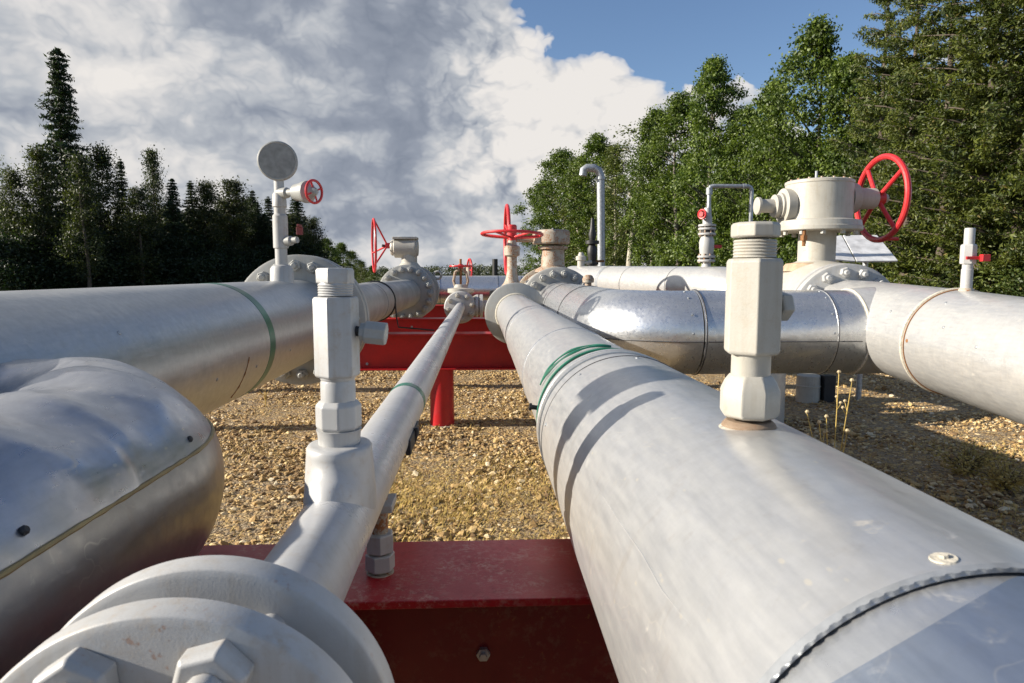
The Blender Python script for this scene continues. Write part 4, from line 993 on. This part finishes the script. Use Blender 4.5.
# far tree line on the horizon: individual crowns merge into one mass
cs = []
for i in range(900):
    x = rng.uniform(-420, 420); y = 380 + rng.uniform(0, 60); hh = 3.2 + 2.2 * (.5 + .5 * math.sin(x * .021 + 1)) + rng.uniform(0, 1.8)
    for k in range(5): cs.append((x + rng.normal(0, 1.2), y, GZ + hh * (k + .5) / 5))
v = leaf_cloud(np.array(cs), np.full(len(cs), 1.2), 22, .5)
o = bpy.data.objects.new('far_forest', crown_obj_mesh('far_forest', v, M['far'])); COL.objects.link(o)
tag(o, 'low hazy band of distant forest along the horizon', 'forest', kind='stuff')

# ================================================================ LIGHT
EL, AZ = R(22), math.atan2(-.9994, -.035)        # azimuth measured clockwise from +Y
sd = V((math.cos(EL) * -.9994, math.cos(EL) * -.035, math.sin(EL)))
ld = bpy.data.lights.new('sun', 'SUN'); ld.energy = 5.0; ld.angle = R(.5); ld.color = (1, .92, .80)
lo = bpy.data.objects.new('sun', ld); COL.objects.link(lo); lo.rotation_euler = sd.to_track_quat('Z', 'Y').to_euler()

w = bpy.data.worlds.new('World'); sc.world = w; w.use_nodes = True
t = NT(w.node_tree); bg = t.n['Background']
sky = t.new('ShaderNodeTexSky', sky_type='NISHITA'); sky.sun_disc = False; sky.sun_elevation = EL; sky.sun_rotation = AZ
sky.air_density = 1.0; sky.dust_density = .6; sky.ozone_density = 1.6
dirv = t.new('ShaderNodeTexCoord').outputs['Generated']
sx = t.new('ShaderNodeSeparateXYZ'); t.link(dirv, sx.inputs[0])
den = t.math('ADD', t.math('MAXIMUM', sx.outputs[2], 0.0), .34)
cmb = t.new('ShaderNodeCombineXYZ'); t.link(t.math('DIVIDE', sx.outputs[0], den), cmb.inputs[0]); t.link(t.math('DIVIDE', sx.outputs[1], den), cmb.inputs[1])
cmb.inputs[2].default_value = 1.7
cv = cmb.outputs[0]
def lobe(u, v, c0, c1, amp):
    d = ray(u, v).normalized(); dt = t.vm('DOT_PRODUCT', dirv, tuple(d))
    mr = t.new('ShaderNodeMapRange', interpolation_type='SMOOTHSTEP'); t.link(dt, mr.inputs[0])
    mr.inputs[1].default_value = math.cos(R(c0)); mr.inputs[2].default_value = math.cos(R(c1)); mr.inputs[4].default_value = amp
    return mr.outputs[0]
def add(x, *a):
    for y in a: x = t.math('ADD', x, y)
    return x
# layered overcast (flat cloud plane) and billowing cumulus (direction space)
warp = t.vm('ADD', cv, t.vm('MULTIPLY', t.noise(cv, 2.0, 4, .5, out='Color'), (.30, .30, .30)))
n1 = t.noise(warp, 1.5, 10, .56)
n3 = t.noise(t.vm('ADD', warp, (3.1, 7.7, 0.0)), 2.0, 6, .48)
dv3 = t.vm('MULTIPLY', dirv, (1.0, 1.0, 1.35))
dw = t.vm('ADD', dv3, t.vm('MULTIPLY', t.vm('SUBTRACT', t.noise(dv3, 9, 4, .55, out='Color'), (.5, .5, .5)), (.10, .10, .10)))
def billow(vec):
    tot = None
    for sc_, amp in ((7, .50), (15, .30), (33, .17), (70, .09)):
        n_ = t.math('MULTIPLY', t.math('ABSOLUTE', t.math('SUBTRACT', t.noise(t.vm('ADD', vec, (sc_ * .37, sc_ * .11, 0.0)), sc_, 0, 0), .5)), amp * 4.2)
        tot = n_ if tot is None else t.math('ADD', tot, n_)
    return tot
b0 = billow(dw); b1 = billow(t.vm('ADD', dw, (-.030, -.004, .028)))
relief = t.math('SUBTRACT', b0, b1)
fib = t.noise(dw, 30, 6, .6)
place = add(lobe(560, 150, 11, 2, .34), lobe(650, 110, 8, 1.5, .26), lobe(470, 110, 7, 1.5, .22), lobe(600, 60, 3.5, .5, -.0), lobe(760, 110, 4, 1, .14), lobe(690, 190, 12, 3, .25), lobe(500, 200, 9, 2, .18), lobe(715, 75, 2.5, .5, .08),
            lobe(230, 40, 34, 20, .36), lobe(250, 150, 30, 16, .30), lobe(420, 40, 9, 2.5, .10), lobe(430, 240, 14, 4, .06), lobe(235, 165, 7, 1, -.16), lobe(470, 205, 7, 1, -.14), lobe(340, 215, 6, 1, -.10), lobe(-1400, 0, 50, 20, .3), lobe(530, 30, 6, 1.5, -.26), lobe(610, -5, 10, 3, -.32), lobe(720, 0, 10, 3, -.20), lobe(760, 20, 14, 3, -.18))
cum = add(place, t.math('MULTIPLY', t.math('SUBTRACT', b0, .5), .42), t.math('MULTIPLY', t.math('SUBTRACT', n1, .5), .40))
cover = t.ramp(cum, [(.075, 0.0), (.135, .75), (.24, 1.0)])
shade = add(t.math('MULTIPLY', n3, .50), t.math('MULTIPLY', n1, .25), -.03, t.math('MULTIPLY', t.math('SUBTRACT', .5, b0), .20), t.math('MULTIPLY', t.math('MULTIPLY', relief, -1.0), t.math('ADD', lobe(590, 120, 15, 7, .26), .12)), .095,
            lobe(330, 75, 15, 5, .12), lobe(430, 50, 8, 2, .07), lobe(230, 70, 8, 2, .03), lobe(440, 180, 8, 2, .04), lobe(370, 200, 8, 2, .05), lobe(600, 105, 12, 3, -.17), lobe(500, 140, 7, 2, -.07), lobe(130, 30, 9, 2, -.12), lobe(20, 20, 10, 2, -.05),
            lobe(300, 150, 11, 3, -.08), lobe(150, 130, 9, 3, -.06), lobe(470, 225, 10, 2, -.07), lobe(40, 120, 8, 2, .05), lobe(480, 95, 6, 1, -.08), lobe(560, 190, 6, 2, .06))
shade = t.math('ADD', shade, t.math('MULTIPLY', t.math('SUBTRACT', cover, 1.0), .12))
cc = t.ramp(shade, [(.22, (1.0, .96, .92)), (.34, (.82, .81, .81)), (.45, (.57, .60, .65)), (.58, (.36, .40, .48)), (.74, (.26, .30, .38))])
lowz = t.math('SUBTRACT', 1.0, t.math('MULTIPLY', sx.outputs[2], 7.0), clamp=True)
cover = t.math('MAXIMUM', cover, t.math('MULTIPLY', lowz, .85))
skyc = t.mix(1.0, sky.outputs[0], (.14, .15, .17), 'MULTIPLY')
fin = t.mix(cover, skyc, cc)
t.link(fin, bg.inputs[0]); bg.inputs[1].default_value = .43

sc.view_settings.view_transform = 'Standard'; sc.view_settings.look = 'None'; sc.view_settings.gamma = 1; sc.view_settings.exposure = .98
sc.cycles.use_denoising = True
sc.cycles.max_bounces = 6
